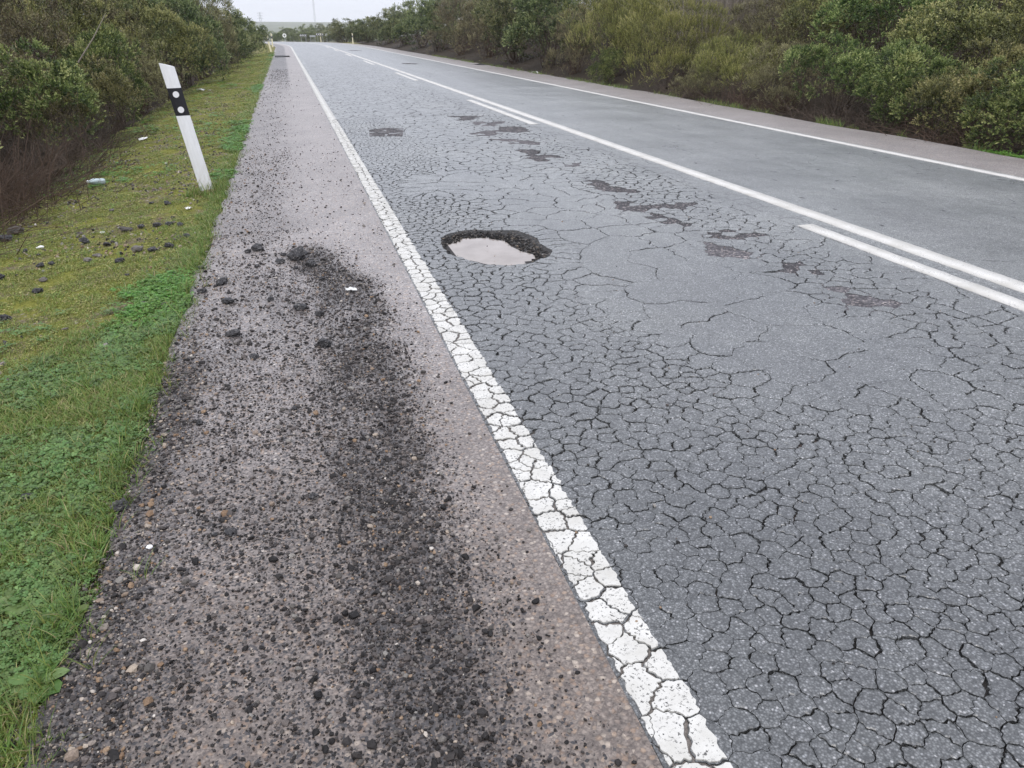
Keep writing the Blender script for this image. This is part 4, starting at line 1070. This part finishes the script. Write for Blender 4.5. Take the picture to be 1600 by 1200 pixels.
# ------------------------------------------------------------------ signs round the bend
def box(x0, x1, y0, y1, z0, z1):
    V = [(x, y, z) for x in (x0, x1) for y in (y0, y1) for z in (z0, z1)]
    return V, [(0, 1, 3, 2), (4, 6, 7, 5), (0, 4, 5, 1), (2, 3, 7, 6), (0, 2, 6, 4), (1, 5, 7, 3)]
def tube(p, q, r, n=8, r2=None):
    p, q = Vector(p), Vector(q); d = (q - p).normalized(); u = d.orthogonal().normalized(); w = d.cross(u)
    V = [tuple(c + (u * math.cos(i * math.tau / n) + w * math.sin(i * math.tau / n)) * rr_) for c, rr_ in ((p, r), (q, r2 or r)) for i in range(n)]
    return V, [(i, (i + 1) % n, n + (i + 1) % n, n + i) for i in range(n)] + [tuple(range(n))[::-1], tuple(range(n, 2 * n))]
def joined(parts):
    V, F = [], []
    for v, f in parts: o = len(V); V += v; F += [tuple(i + o for i in q) for q in f]
    return V, F
def disc(r, y0, y1, z, n=28):
    V = [(r * math.cos(i * math.tau / n), y, z + r * math.sin(i * math.tau / n)) for y in (y0, y1) for i in range(n)]
    return V, [(i, (i + 1) % n, n + (i + 1) % n, n + i) for i in range(n)] + [tuple(range(n))[::-1], tuple(range(n, 2 * n))]
def gz(y): return float(prof(y)) - .45
def px_x(px, D): return (px - 440) / 1453. * D
D = 205; s = empty('round_sign', (px_x(443.5, D), D, gz(D)))
tag(s, 'round white sign on a single post beyond the crest of the road', 'road sign')
link('post', mesh('post', *tube((0, .05, 0), (0, .05, 2.6), .04)), M['galv'], s)
link('plate', mesh('plate', *disc(.45, 0, .03, 2.3)), M['signwhite'], s)
V, F = disc(.20, -.012, -.004, 2.3, 20); link('symbol', mesh('symbol', V, F), M['signgrey'], s)
def chevron_board(px, D, zc, w, hgt, rot, lb):
    t = empty('chevron_board', (px_x(px, D), D, gz(D)), (0, 0, rot)); tag(t, lb, 'road sign', 'boards round the bend')
    link('panel', mesh('panel', *box(-w / 2, w / 2, 0, .04, zc - hgt / 2, zc + hgt / 2)), M['navy'], t)
    for sgn in (-1, 1): link('post', mesh('post', *tube((sgn * w * .33, .09, 0), (sgn * w * .33, .09, zc + hgt / 2), .045)), M['galv'], t)
    for k in range(4):
        cx = -w / 2 + w * (k + .5) / 4 - w * .04; a, b_ = w * .10, hgt * .42; th = w * .085
        P2 = [(cx - a, 0), (cx + a * .4, b_), (cx + a * .4 + th, b_), (cx - a + th, 0), (cx + a * .4 + th, -b_), (cx + a * .4, -b_)]
        V = [(x, y, zc + z) for y in (-.012, -.002) for x, z in P2]
        F = [(0, 1, 2, 3), (0, 3, 4, 5), (9, 8, 7, 6), (11, 10, 9, 6)] + [(i, (i + 1) % 6, 6 + (i + 1) % 6, 6 + i) for i in range(6)]
        link('chevron', mesh('chevron', V, F), M['signwhite'], t)
    return t
chevron_board(474, 195, 2.2, 1.55, .46, 0, 'left board with four white chevrons pointing left')
chevron_board(501.5, 190, 2.35, 1.65, .52, 0, 'right board with four white chevrons pointing left')
D = 205; t = empty('board_back', (px_x(489, D), D, gz(D))); tag(t, 'grey back of a board on two posts between the chevron boards', 'road sign', 'boards round the bend')
link('panel', mesh('panel', *box(-.7, .7, 0, .04, 1.95, 2.35)), M['greyback'], t)
for sgn in (-1, 1): link('post', mesh('post', *tube((sgn * .5, -.05, 0), (sgn * .5, -.05, 2.3), .045)), M['galv'], t)
D = 180; t = empty('round_sign', (px_x(512, D), D, gz(D))); tag(t, 'small grey back of a round sign right of the chevron boards', 'road sign')
link('post', mesh('post', *tube((0, -.05, 0), (0, -.05, 2.3), .04)), M['galv'], t); link('plate', mesh('plate', *disc(.3, 0, .03, 2.05)), M['greyback'], t)

# ------------------------------------------------------------------ scrub
def bush_data(seed, W, Dp, H, nl, ns, k, L, Wd, sprig, up, tilt=(.5, 1.1), low=.0, clump=.44, rf=.24, rr0=(.17, .31)):
    """leaf quads on sprigs spread through a crown of several lobes"""
    r = np.random.default_rng(seed)
    lc = []; lr = []
    for i in range(nl):
        a = r.uniform(0, math.tau); q = math.sqrt(r.random()) * .78; hz = r.uniform(.16, .86)
        if i == 0: q, hz = 0, .6
        rad = r.uniform(*rr0) * (1.15 - .30 * q)
        lc.append((math.cos(a) * q * W / 2, math.sin(a) * q * Dp / 2, H * (low + (1 - low) * hz * (1.05 - .35 * q)))); lr.append((rad * W * .62, rad * Dp * .62, rad * H * .72))
    lc = np.array(lc); lr = np.array(lr)
    per = 17; n0 = int(ns * 2.9 / per) + 8                       # leaf clumps, each a little dome of sprigs
    li = r.integers(0, nl, n0); d = r.normal(0, 1, (n0, 3)); d /= np.linalg.norm(d, axis=1)[:, None]
    flip = (d[:, 2] < -.25) & (r.random(n0) < .7); d[flip, 2] *= -1
    f = 1 - r.random(n0) ** 1.6 * rf
    p = lc[li] + d * lr[li] * f[:, None]
    deep = np.zeros(n0)                                          # drop what lies deep inside another lobe
    for c, q in zip(lc, lr): deep += ((((p - c) / q) ** 2).sum(1) < .42)
    cl = fbm(p[:, 0] * 2.6 + p[:, 2] * 1.9, p[:, 1] * 2.6 - p[:, 2] * 1.5, seed, 3)
    ok = (p[:, 2] > .05) & ((deep < 1) | (r.random(n0) < .10)) & (cl > clump - .22 * r.random(n0))
    p, d, cl = p[ok], d[ok], cl[ok]; m = min(len(p), max(1, ns // per)); p, d, cl = p[:m], d[:m], cl[:m]
    ctint = r.normal(0, .2, m)
    p = np.repeat(p, per, 0); d = np.repeat(d, per, 0); cl = np.repeat(cl, per); ctint = np.repeat(ctint, per); n = len(p)
    g = r.normal(0, .8, (n, 3)) + d * .9 + np.array([0, 0, .65]); g /= np.linalg.norm(g, axis=1)[:, None]
    R_ = np.repeat(r.uniform(.5, 1.25, m), per) * sprig * 1.35
    p = p + g * (R_ * r.uniform(.72, 1., n))[:, None]
    ax = g + np.array([0, 0, up * .8]) + r.normal(0, .28, (n, 3)); ax /= np.linalg.norm(ax, axis=1)[:, None]
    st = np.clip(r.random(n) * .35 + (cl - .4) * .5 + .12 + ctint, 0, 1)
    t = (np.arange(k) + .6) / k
    sl = sprig * r.uniform(.6, 1.3, n)
    base = p[:, None, :] + ax[:, None, :] * (t[None, :, None] * sl[:, None, None])
    tmp = r.normal(0, 1, (n, 3)); u = np.cross(ax, tmp); u /= np.linalg.norm(u, axis=1)[:, None]; v = np.cross(ax, u)
    ang = (np.arange(k) * 2.4)[None, :] + r.normal(0, .3, (n, k)); ti = r.uniform(tilt[0], tilt[1], (n, k)) * (1.15 - .5 * t)[None, :]
    rad = u[:, None, :] * np.cos(ang)[..., None] + v[:, None, :] * np.sin(ang)[..., None]
    dr = ax[:, None, :] * np.cos(ti)[..., None] + rad * np.sin(ti)[..., None]
    sd = np.cross(dr, ax[:, None, :] + r.normal(0, .25, (n, k, 3))); sd /= (np.linalg.norm(sd, axis=2)[..., None] + 1e-9)
    nn = np.cross(dr, sd)
    ll = (L * r.uniform(.65, 1.2, (n, k)))[..., None]; ww = (Wd * r.uniform(.75, 1.2, (n, k)))[..., None]
    V = np.stack([base, base + dr * ll * .5 + sd * ww * .5 + nn * ww * .12, base + dr * ll - nn * ll * .12, base + dr * ll * .5 - sd * ww * .5 + nn * ww * .12], 2).reshape(-1, 3)
    F = np.arange(len(V)).reshape(-1, 4)
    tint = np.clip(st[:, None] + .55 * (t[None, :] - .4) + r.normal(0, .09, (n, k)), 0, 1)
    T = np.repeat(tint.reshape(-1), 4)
    return V, F, T, lc, lr
def twig_mesh(name, seed, lc, lr, H, n_main, n_twig, r0, mat, out=1.0):
    r = np.random.default_rng(seed); V, F = [], []
    def stem(p0, p1, ra, rb, sag, segs=4):
        o = len(V); p0 = np.array(p0, float); p1 = np.array(p1, float); d = p1 - p0; L = np.linalg.norm(d) + 1e-9
        a = np.cross(d / L, [.3, .2, .9]); a /= np.linalg.norm(a) + 1e-9; b = np.cross(d / L, a); wob = r.normal(0, .045, (segs + 1, 3)) * L
        wob[0] = wob[-1] = 0
        for s in range(segs + 1):
            q = s / segs; c = p0 + d * q + wob[s] + np.array([0, 0, sag * math.sin(math.pi * q) * L]); rr_ = ra + (rb - ra) * q
            for k in range(3): V.append(c + (a * math.cos(k * 2.094) + b * math.sin(k * 2.094)) * rr_)
        for s in range(segs):
            for k in range(3): F.append((o + s * 3 + k, o + s * 3 + (k + 1) % 3, o + s * 3 + 3 + (k + 1) % 3, o + s * 3 + 3 + k))
    for i in range(n_main):
        j = r.integers(0, len(lc)); e = lc[j] + r.normal(0, .33, 3) * lr[j]; e[2] = max(e[2], .15)
        stem((r.normal(0, .10), r.normal(0, .10), -.05), e, r0 * r.uniform(.6, 1.2), r0 * .25, r.uniform(-.05, .15))
    for i in range(n_twig):
        j = r.integers(0, len(lc)); d = r.normal(0, 1, 3); d /= np.linalg.norm(d); d[2] = d[2] * .8 + .1
        a = lc[j] + d * lr[j] * r.uniform(.3, .8); b = lc[j] + (d + r.normal(0, .35, 3)) * lr[j] * r.uniform(.85, 1.08) * out
        if b[2] < .02 or a[2] < .02: continue
        stem(a, b, r0 * .26, r0 * .10, r.uniform(-.1, .1), 3)
    me = fast_mesh(name, np.array(V), np.array(F)); me.materials.append(mat); return me
KINDS = {}
def make_kind(key, mat, tw, variants, **kw):
    lst = []
    for vnt in range(variants):
        seed = (sum(ord(c) for c in key) * 13 + vnt * 101)
        tk = {k: kw[k] for k in kw if k not in ('mains', 'twigs', 'tr', 'out')}
        V, F, T, lc, lr = bush_data(seed, **tk)
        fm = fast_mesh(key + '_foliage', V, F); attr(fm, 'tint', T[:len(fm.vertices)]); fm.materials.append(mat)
        bm2 = twig_mesh(key + '_branches', seed + 5, lc, lr, kw['H'], kw['mains'], kw['twigs'], kw['tr'], tw, kw.get('out', 1.))
        lst.append((fm, bm2))
    KINDS[key] = lst
make_kind('lent', M['lent'], M['bark'], 3, W=2.4, Dp=2.3, H=1.9, nl=13, low=.16, rr0=(.21, .36), ns=3000, k=8, L=.044, Wd=.021, sprig=.12, up=.5, mains=34, twigs=120, tr=.012)
make_kind('olive', M['olive'], M['bark'], 3, W=2.4, Dp=2.3, H=2.0, nl=14, low=.16, rr0=(.21, .36), ns=3000, k=8, L=.044, Wd=.019, sprig=.13, up=.8, clump=.45, mains=40, twigs=170, tr=.010, out=1.02)
make_kind('broom', M['broom'], M['bark'], 2, W=2.4, Dp=2.3, H=2.2, nl=25, ns=4200, k=9, L=.040, Wd=.010, sprig=.17, up=1.5, tilt=(.2, .6), clump=.38, mains=40, twigs=260, tr=.012)
make_kind('heath', M['heath'], M['dry'], 2, W=2.4, Dp=2.3, H=2.0, nl=26, ns=3200, k=8, L=.034, Wd=.013, sprig=.14, up=1.0, clump=.44, mains=50, twigs=220, tr=.009, out=1.06)
make_kind('far', M['far'], M['bark'], 2, W=2.6, Dp=2.6, H=2.2, nl=27, ns=2500, k=7, L=.062, Wd=.030, sprig=.15, up=.6, mains=30, twigs=200, tr=.016)
NAME = dict(lent='lentisk_shrub', olive='rockrose_shrub', broom='broom_shrub', heath='heath_shrub', far='thicket_tree')
CNT = {}
def bush(kind, x, y, w, h, label, group, sink=.05, rot=None, name=None):
    i = CNT.get(kind, 0); CNT[kind] = i + 1
    fm, bm2 = KINDS[kind][i % len(KINDS[kind])]
    if group == GR and y > 76: x = x + .8 * float(shift(y))
    t = empty(name or NAME[kind], (x, y, float(ground_z(x, y)) - sink), (0, 0, rot if rot is not None else (i * 2.399) % math.tau))
    base = {'lent': 1.9, 'olive': 2., 'broom': 2.2, 'heath': 2., 'far': 2.2}[kind]; bw = 2.6 if kind == 'far' else 2.4
    t.scale = (w / bw, w / bw, h / base)
    link('foliage', fm, None, t); link('branches', bm2, None, t)
    tag(t, label, 'shrub' if kind != 'far' else 'tree', group); return t
SH_R = [(9.75, 6.5, 'the shrub cut off by the right edge'), (9.85, 8.5, 'the low leafy shrub by the bright grass'), (9.95, 9.9, 'the shrub with dead brown branches'), (9.9, 11.5, 'the grey-green shrub over the hollow'), (10, 13.2, 'the small rounded shrub left of the hollow'),
        (9.95, 14.9, 'the brown twiggy roadside shrub'), (10.05, 16.7, 'the pale yellow-green shrub'), (10.25, 20.6, 'the big rounded yellow-green shrub'), (10.3, 25.2, 'the tall feathery shrub'), (10.1, 28.4, 'the brown thin-leaved shrub'), (10.4, 32.4, 'the dark olive shrub above the litter'), (10.4, 37.5, 'the dark shrub above the flat scrap'), (10.6, 43.5, 'the tallest rust-brown shrub'), (10.5, 50, 'the second rust-brown shrub'), (10.6, 58, 'the blue-green dark shrub')]
SH_L = [(-3.55, 6.5, 'the glossy shrub at the left edge'), (-4.35, 10.2, 'the bright green shrub above the brambles'), (-4.0, 12.9, 'the rounded-clump shrub near the marker post'), (-3.3, 14.4, 'the olive shrub beside the post top'), (-3.25, 17.3, 'the fresh green rounded shrub'), (-3.45, 20.3, 'the brownish fine-twigged shrub'), (-3.2, 24.5, 'the olive-brown shrub midway'), (-3.4, 29.5, 'the dark overhanging shrub'), (-3.2, 34.5, 'the tall brown-tinged skyline shrub'), (-2.95, 40, 'the dark shrub on the falling skyline'), (-2.7, 47, 'the spiky-topped dark shrub'), (-2.5, 55, 'the second last dark shrub')]
DEPTH = {}
def behind(x, y, kd):
    side = SH_R if x > 0 else SH_L
    f = min(side, key=lambda s: abs(math.atan2(s[0], s[1]) - math.atan2(x, y)))
    n = DEPTH.get((f[2], kd), 0); DEPTH[(f[2], kd)] = n + 1
    look = {'olive': 'olive-green shrub', 'lent': 'leafy dark green shrub', 'heath': 'brownish twiggy shrub', 'broom': 'yellow-green shrub', 'far': 'tall dark shrub'}[kd]
    return look + (' right behind ', ' farther up behind ', ' high up behind ', ' farthest back behind ')[min(n, 3)] + f[2]
GL, GR, GB, GRB = 'shrubs along the left verge', 'shrubs along the right shoulder', 'scrub behind the left verge', 'scrub behind the right shoulder'
# left bank
for a in [('lent', -3.55, 6.5, 1.4, 1.0, 'dark glossy green shrub at the left edge, just above the dry bramble stems'),
          ('lent', -4.35, 10.2, 2.7, 2.1, 'bright green leafy shrub above the brown brambles, left of the marker post'),
          ('lent', -4.0, 12.9, 2.3, 1.7, 'green shrub with rounded leaf clumps right behind the marker post'),
          ('olive', -3.3, 14.4, 1.9, 1.35, 'olive shrub with yellowish tips beside the top of the marker post'),
          ('lent', -3.25, 17.3, 2.0, 1.75, 'fresh green rounded shrub at the verge, right of the marker post top'),
          ('heath', -3.45, 20.3, 2.4, 2.0, 'brownish fine-twigged shrub behind the fresh green one on the left verge'),
          ('olive', -3.2, 24.5, 2.7, 2.3, 'olive-brown shrub midway up the left verge'),
          ('far', -3.4, 29.5, 3.2, 3.2, 'dark shrub overhanging the left verge where it narrows', ),
          ('heath', -3.2, 34.5, 3.2, 3.5, 'tall brown-tinged shrub at the top of the left skyline'),
          ('far', -2.95, 40, 3.3, 3.1, 'dark green shrub descending the left skyline towards the road'),
          ('far', -2.7, 47, 3.3, 2.65, 'dark spiky-topped shrub behind the yellowed marker post'),
          ('far', -2.5, 55, 3.0, 2.2, 'second last dark shrub at the left verge before the crest'),
          ('far', -2.5, 64, 2.8, 1.8, 'last dark shrub at the left verge, beside the crest of the road')]: bush(*a, GL)
k = 0
for (x, y, w, h, kd) in [(-5.2, 6.5, 3., 2.3, 'olive'), (-5.4, 9.0, 3., 2.6, 'lent'), (-5.1, 11.6, 2.9, 2.7, 'olive'), (-4.9, 14.2, 2.9, 2.7, 'heath'), (-4.9, 17, 3., 2.9, 'heath'), (-4.9, 20.5, 3., 3., 'olive'), (-5., 24.5, 3.4, 3.2, 'heath'), (-5.1, 29, 3.6, 4.0, 'olive'), (-5.2, 34, 3.8, 4.2, 'far'), (-5.2, 40, 4, 3.9, 'far'), (-5., 47, 4, 3.2, 'far'), (-5, 56, 4, 2.3, 'far'),
                         (-7.6, 8, 4, 3.6, 'far'), (-7.6, 12, 4, 3.7, 'olive'), (-7.4, 16.5, 4, 3.8, 'olive'), (-7.4, 21.5, 4.4, 4.4, 'far'), (-7.6, 27, 4.6, 4.6, 'far'), (-7.8, 33, 4.8, 4.6, 'far'), (-10.5, 14, 5.5, 4.6, 'far'), (-10.5, 20, 5.5, 4.8, 'far'), (-10, 9, 5, 4.2, 'far')]:
    bush(kd, x, y, w, h, behind(x, y, kd), GB)
# right bank
for a in [('lent', 9.75, 6.5, 1.9, 1.35, 'leafy green shrub cut off by the right edge of the picture'),
          ('lent', 9.85, 8.5, 2.0, 1.25, 'low leafy green shrub nearest the camera on the right, by the bright grass'),
          ('olive', 9.95, 9.9, 1.9, 1.35, 'yellow-green shrub with dead brown branches under it at the right shoulder'),
          ('lent', 9.9, 11.5, 2.0, 1.45, 'grey-green shrub arching over a dark hollow at the right shoulder'),
          ('lent', 10.0, 13.2, 1.9, 1.4, 'small rounded green shrub left of the dark hollow'),
          ('heath', 9.95, 14.9, 2.0, 1.35, 'brown twiggy shrub with sparse leaves at the right shoulder'),
          ('broom', 10.05, 16.7, 2.1, 1.5, 'pale yellow-green shrub right of the big rounded one'),
          ('heath', 9.7, 18.3, 1.4, .9, 'low bare brown shrub at the foot of the big rounded yellow-green one'),
          ('broom', 10.25, 20.6, 2.9, 2.35, 'big rounded yellow-green shrub on the right, the brightest of the row'),
          ('broom', 10.3, 25.2, 3.3, 3.0, 'tall yellow-green feathery shrub left of the big rounded one'),
          ('lent', 9.75, 24.2, 1.3, 1.0, 'small grey-green shrub at the foot of the tall feathery one'),
          ('heath', 10.1, 28.4, 2.2, 2.2, 'brown thin-leaved shrub left of the tall feathery one'),
          ('far', 10.4, 32.4, 3.6, 3.4, 'dark olive shrub above the pale litter on the right'),
          ('far', 10.4, 37.5, 3.6, 3.3, 'dark green shrub at the right shoulder above the dark flat scrap'),
          ('heath', 10.6, 43.5, 4.2, 3.7, 'rust-brown shrub, the tallest on the right skyline'),
          ('heath', 10.5, 50, 4.2, 3.4, 'second rust-brown shrub, left of the tallest one'),
          ('far', 10.6, 58, 4.4, 3.7, 'blue-green dark shrub left of the rust-brown pair'),
          ('far', 10.7, 67, 4.6, 3.6, 'olive shrub beneath the spiky skyline on the right'),
          ('far', 10.8, 77, 4.8, 3.3, 'green shrub sloping down to the upright marker post'),
          ('far', 10.9, 88, 5., 3.1, 'pale green shrub behind the upright marker post'),
          ('far', 11., 101, 5, 2.9, 'second last shrub on the right before the bend'),
          ('far', 11.0, 116, 5.4, 2.8, 'last shrub on the right before the bend')]: bush(*a, GR)
for (x, y, w, h, kd) in [(11.6, 5, 2.8, 1.9, 'olive'), (11.7, 7.4, 2.8, 1.9, 'lent'), (11.8, 9.8, 2.8, 2., 'olive'), (11.9, 12.1, 2.8, 2., 'olive'), (11.9, 14.4, 2.8, 2.1, 'lent'), (12, 16.8, 2.8, 2.1, 'olive'), (12.2, 19.2, 2.8, 2.2, 'heath'), (12.4, 22.4, 3., 2.5, 'heath'), (12.5, 26, 3.2, 3.0, 'olive'), (12.6, 30, 3.6, 3.4, 'olive'), (12.8, 35, 4, 3.6, 'heath'), (13, 41, 4.4, 3.8, 'olive'), (13, 47, 4.4, 3.6, 'far'), (13.2, 54, 4.6, 3.7, 'far'), (13.4, 62, 5, 3.6, 'far'),
                         (14.4, 6, 3.8, 2.8, 'olive'), (14.4, 9.3, 3.8, 2.8, 'lent'), (14.5, 12.6, 3.8, 2.9, 'olive'), (14.6, 16, 3.8, 3.0, 'olive'), (14.8, 19.5, 3.8, 3.0, 'broom'), (15, 23.5, 3.8, 2.8, 'heath'), (15.2, 28, 4.2, 3.2, 'olive'), (15.5, 33, 4.6, 3.6, 'far'), (17.6, 8, 4.6, 3.4, 'olive'), (17.6, 12, 4.8, 3.6, 'lent'), (18, 16, 4.8, 3.6, 'heath'), (18, 20.5, 4.8, 3.7, 'olive'), (13.2, 4.5, 3.4, 2.2, 'lent'), (18.4, 26, 5, 3.2, 'olive'), (21, 17, 5, 3., 'olive'), (22, 24, 5.4, 3.8, 'olive'), (21.5, 9, 5.8, 4.2, 'olive'), (21.5, 13, 5.8, 4.4, 'far'), (26, 18, 6.5, 4.6, 'far'), (26, 26, 6.5, 4.8, 'olive'), (19, 31, 5.5, 4.4, 'far'), (17, 38, 5.5, 4.4, 'far')]:
    bush(kd, x, y, w, h, behind(x, y, kd), GRB)

# bare stems
def bramble(name, seed, n, spread, L, lean, r0, mat, up=.6, curve=.35):
    r = np.random.default_rng(seed); V, F = [], []
    for i in range(n):
        p = np.array([r.normal(0, spread[0]), r.normal(0, spread[1]), r.uniform(-.02, .1)]); a = r.uniform(0, math.tau)
        d = np.array([lean[0] + r.normal(0, .5), lean[1] + r.normal(0, .5), up * r.uniform(.15, 1.4)]); d /= np.linalg.norm(d); ln = L * r.uniform(.4, 1.2); ra = r0 * r.uniform(.5, 1.2); o = len(V); segs = 6
        g = curve * r.uniform(.2, 1.4); sd = r.normal(0, .18, 3)
        for s in range(segs + 1):
            q = s / segs; c = p + d * ln * q + np.array([sd[0] * q * q, sd[1] * q * q, -g * q * q]) * ln; c[2] = max(c[2], .01)
            aa = np.cross(d, [.1, .3, .95]); aa /= np.linalg.norm(aa); bb = np.cross(d, aa); rr_ = ra * (1 - .75 * q)
            for k_ in range(3): V.append(c + (aa * math.cos(k_ * 2.094) + bb * math.sin(k_ * 2.094)) * rr_)
        for s in range(segs):
            for k_ in range(3): F.append((o + s * 3 + k_, o + s * 3 + (k_ + 1) % 3, o + s * 3 + 3 + (k_ + 1) % 3, o + s * 3 + 3 + k_))
    me = fast_mesh(name, np.array(V), np.array(F)); me.materials.append(mat); return me
for nm, x, y, args, lb in [
    ('dry_bramble', -3.35, 7.5, (5, 900, (.45, .7), 1.25, (.9, -.25), .0050, M['dry'], .30, .22), 'tangle of long reddish-brown dry stems lying out over the grass at the left edge'),
    ('dry_bramble', -3.15, 8.7, (6, 900, (.40, .7), 1.15, (.25, -.2), .0042, M['dry'], 1.1, .35), 'upright brown dry bramble left of the plastic bottle'),
    ('dry_bramble', -3.0, 10.7, (7, 800, (.35, .9), .85, (.35, -.2), .0042, M['bark'], .8, .4), 'dark dry brambles reaching the grass behind the plastic bottle'),
    ('dry_bramble', -2.95, 13.4, (8, 360, (.3, .8), .7, (.3, -.1), .004, M['bark'], .7, .4), 'low dry brambles beside the white plastic film'),
    ('dry_bramble', 9.35, 12.3, (9, 260, (.3, .7), .8, (-.1, -.1), .0045, M['bark'], .8, .6), 'dead arching branches in the dark hollow under the right-hand shrubs'),
    ('dry_bramble', 9.3, 9.7, (10, 240, (.3, .6), .75, (-.15, 0), .005, M['dry'], .8, .6), 'dead brown branches under the yellow-green shrub at the right shoulder'),
    ('dry_bramble', 9.4, 18.2, (11, 260, (.35, .8), .8, (-.1, -.1), .005, M['bark'], .8, .6), 'dead brushwood at the right shoulder below the big rounded shrub'),
    ('reed_clump', 12.0, 21.6, (12, 900, (.5, .5), 3.2, (0, 0), .009, M['pale'], 3.2, .10), 'pale dry reed plumes sticking up behind the big rounded yellow-green shrub'),
    ('dry_bramble', 9.6, 15.2, (13, 300, (.4, .7), .95, (-.1, 0), .004, M['dry'], .9, .5), 'thin brown dry stems before the twiggy shrub at the right shoulder')]:
    o = link(nm, bramble(nm, *args), None, None, (x, y, float(ground_z(x, y)))); tag(o, lb, 'dry plants', 'bare stems among the scrub')
for x, y, z0, dx, dz, lb in ((-3.5, 9.4, .55, .55, 1.0, 'pale bare stick leaning out of the scrub at the left edge'), (-3.4, 15.6, 1.2, .6, .75, 'long bare branch slanting through the scrub above the marker post')):
    V, F = joined([tube((0, 0, 0), (dx * .55, -.1, dz * .5), .014, 6, .011), tube((dx * .55, -.1, dz * .5), (dx, -.12, dz), .011, 6, .005)])
    tag(link('bare_branch', mesh('bare_branch', V, F), M['pale'], None, (x, y, z0 - .3)), lb, 'branch')

# ------------------------------------------------------------------ trees beyond the bend
rr = random.Random(23)
GF = 'trees beyond the bend'
far_spots = [(-26, 262, 3.6), (-18, 250, 3.6), (-11, 242, 3.4), (-6, 236, 3.2), (-1.5, 240, 3.4), (3, 236, 3.3), (7, 240, 3.5), (11, 236, 3.6), (15, 238, 3.8), (20, 232, 4.2), (26, 240, 4.6), (19, 212, 3.6), (24, 205, 4.2), (17, 194, 3.4), (16, 178, 3.2), (14, 162, 3.0), (12.6, 148, 2.8), (11.6, 132, 2.8), (-20, 228, 3.2), (-13, 215, 3.0), (31, 280, 5.2), (8, 300, 5.4), (2, 320, 5.4), (13, 315, 5.8), (-8, 330, 4.8), (20, 330, 5.6), (-16, 300, 4.2)]
for i, (x, y, h) in enumerate(far_spots):
    t = bush('far', x, y, h * 1.55, h, 'dark dense-crowned tree standing taller behind the boards' if h > 4.7 else 'grey-green tree in the far thicket beyond the bend', GF)
    t.location.z = (float(prof(y)) if y < 300 else float(ground_z(x, y))) - .3

# ------------------------------------------------------------------ masts on the horizon
def lattice(base, H, wb, wt, step, r):
    parts = []; z = 0; pts = lambda z: [(s1 * (wb + (wt - wb) * z / H) / 2, s2 * (wb + (wt - wb) * z / H) / 2, z) for s1, s2 in ((-1, -1), (1, -1), (1, 1), (-1, 1))]
    a = pts(0)
    while z < H - .01:
        z2 = min(H, z + step); b2 = pts(z2)
        for i in range(4): parts.append(tube(a[i], b2[i], r, 4)); parts.append(tube(a[i], b2[(i + 1) % 4], r * .7, 4)); parts.append(tube(b2[i], b2[(i + 1) % 4], r * .7, 4))
        a = b2; z = z2
    return parts
D = 1150; x = px_x(408.5, D); p = empty('power_pylon', (x, D, float(ground_z(x, D)) - .5)); tag(p, 'faint lattice power pylon on the skyline left of the road', 'pylon')
link('tower', mesh('tower', *joined(lattice(0, 24, 4.5, 1.2, 3, .16))), M['galv'], p)
for z in (17, 20, 23): link('crossarm', mesh('crossarm', *joined([tube((-3.6, 0, z), (3.6, 0, z), .16, 4), tube((-3.6, 0, z), (0, 0, z + 1.4), .12, 4), tube((3.6, 0, z), (0, 0, z + 1.4), .12, 4)])), M['galv'], p)
x = px_x(495.5, D); p = empty('radio_mast', (x, D, float(ground_z(x, D)) - .5)); tag(p, 'tall thin radio mast rising out of the top of the picture above the chevron boards', 'mast')
link('tower', mesh('tower', *joined(lattice(0, 62, 2.0, 1.3, 2.4, .13))), M['galv'], p)
link('antenna', mesh('antenna', *tube((0, 0, 62), (0, 0, 68), .12, 6)), M['galv'], p)

# ------------------------------------------------------------------ air
V, F = box(-4300, 4300, -60, 4400, -14, 76)
hz = mesh('haze', V, F); N = NT('haze_air')
vol = N.node('ShaderNodeVolumePrincipled', {'Color': (.98, .985, 1., 1), 'Density': .00022, 'Anisotropy': .3})
N.t.links.new(vol.outputs[0], N.out.inputs['Volume'])
tag(link('haze', hz, N.m), kind='stuff')
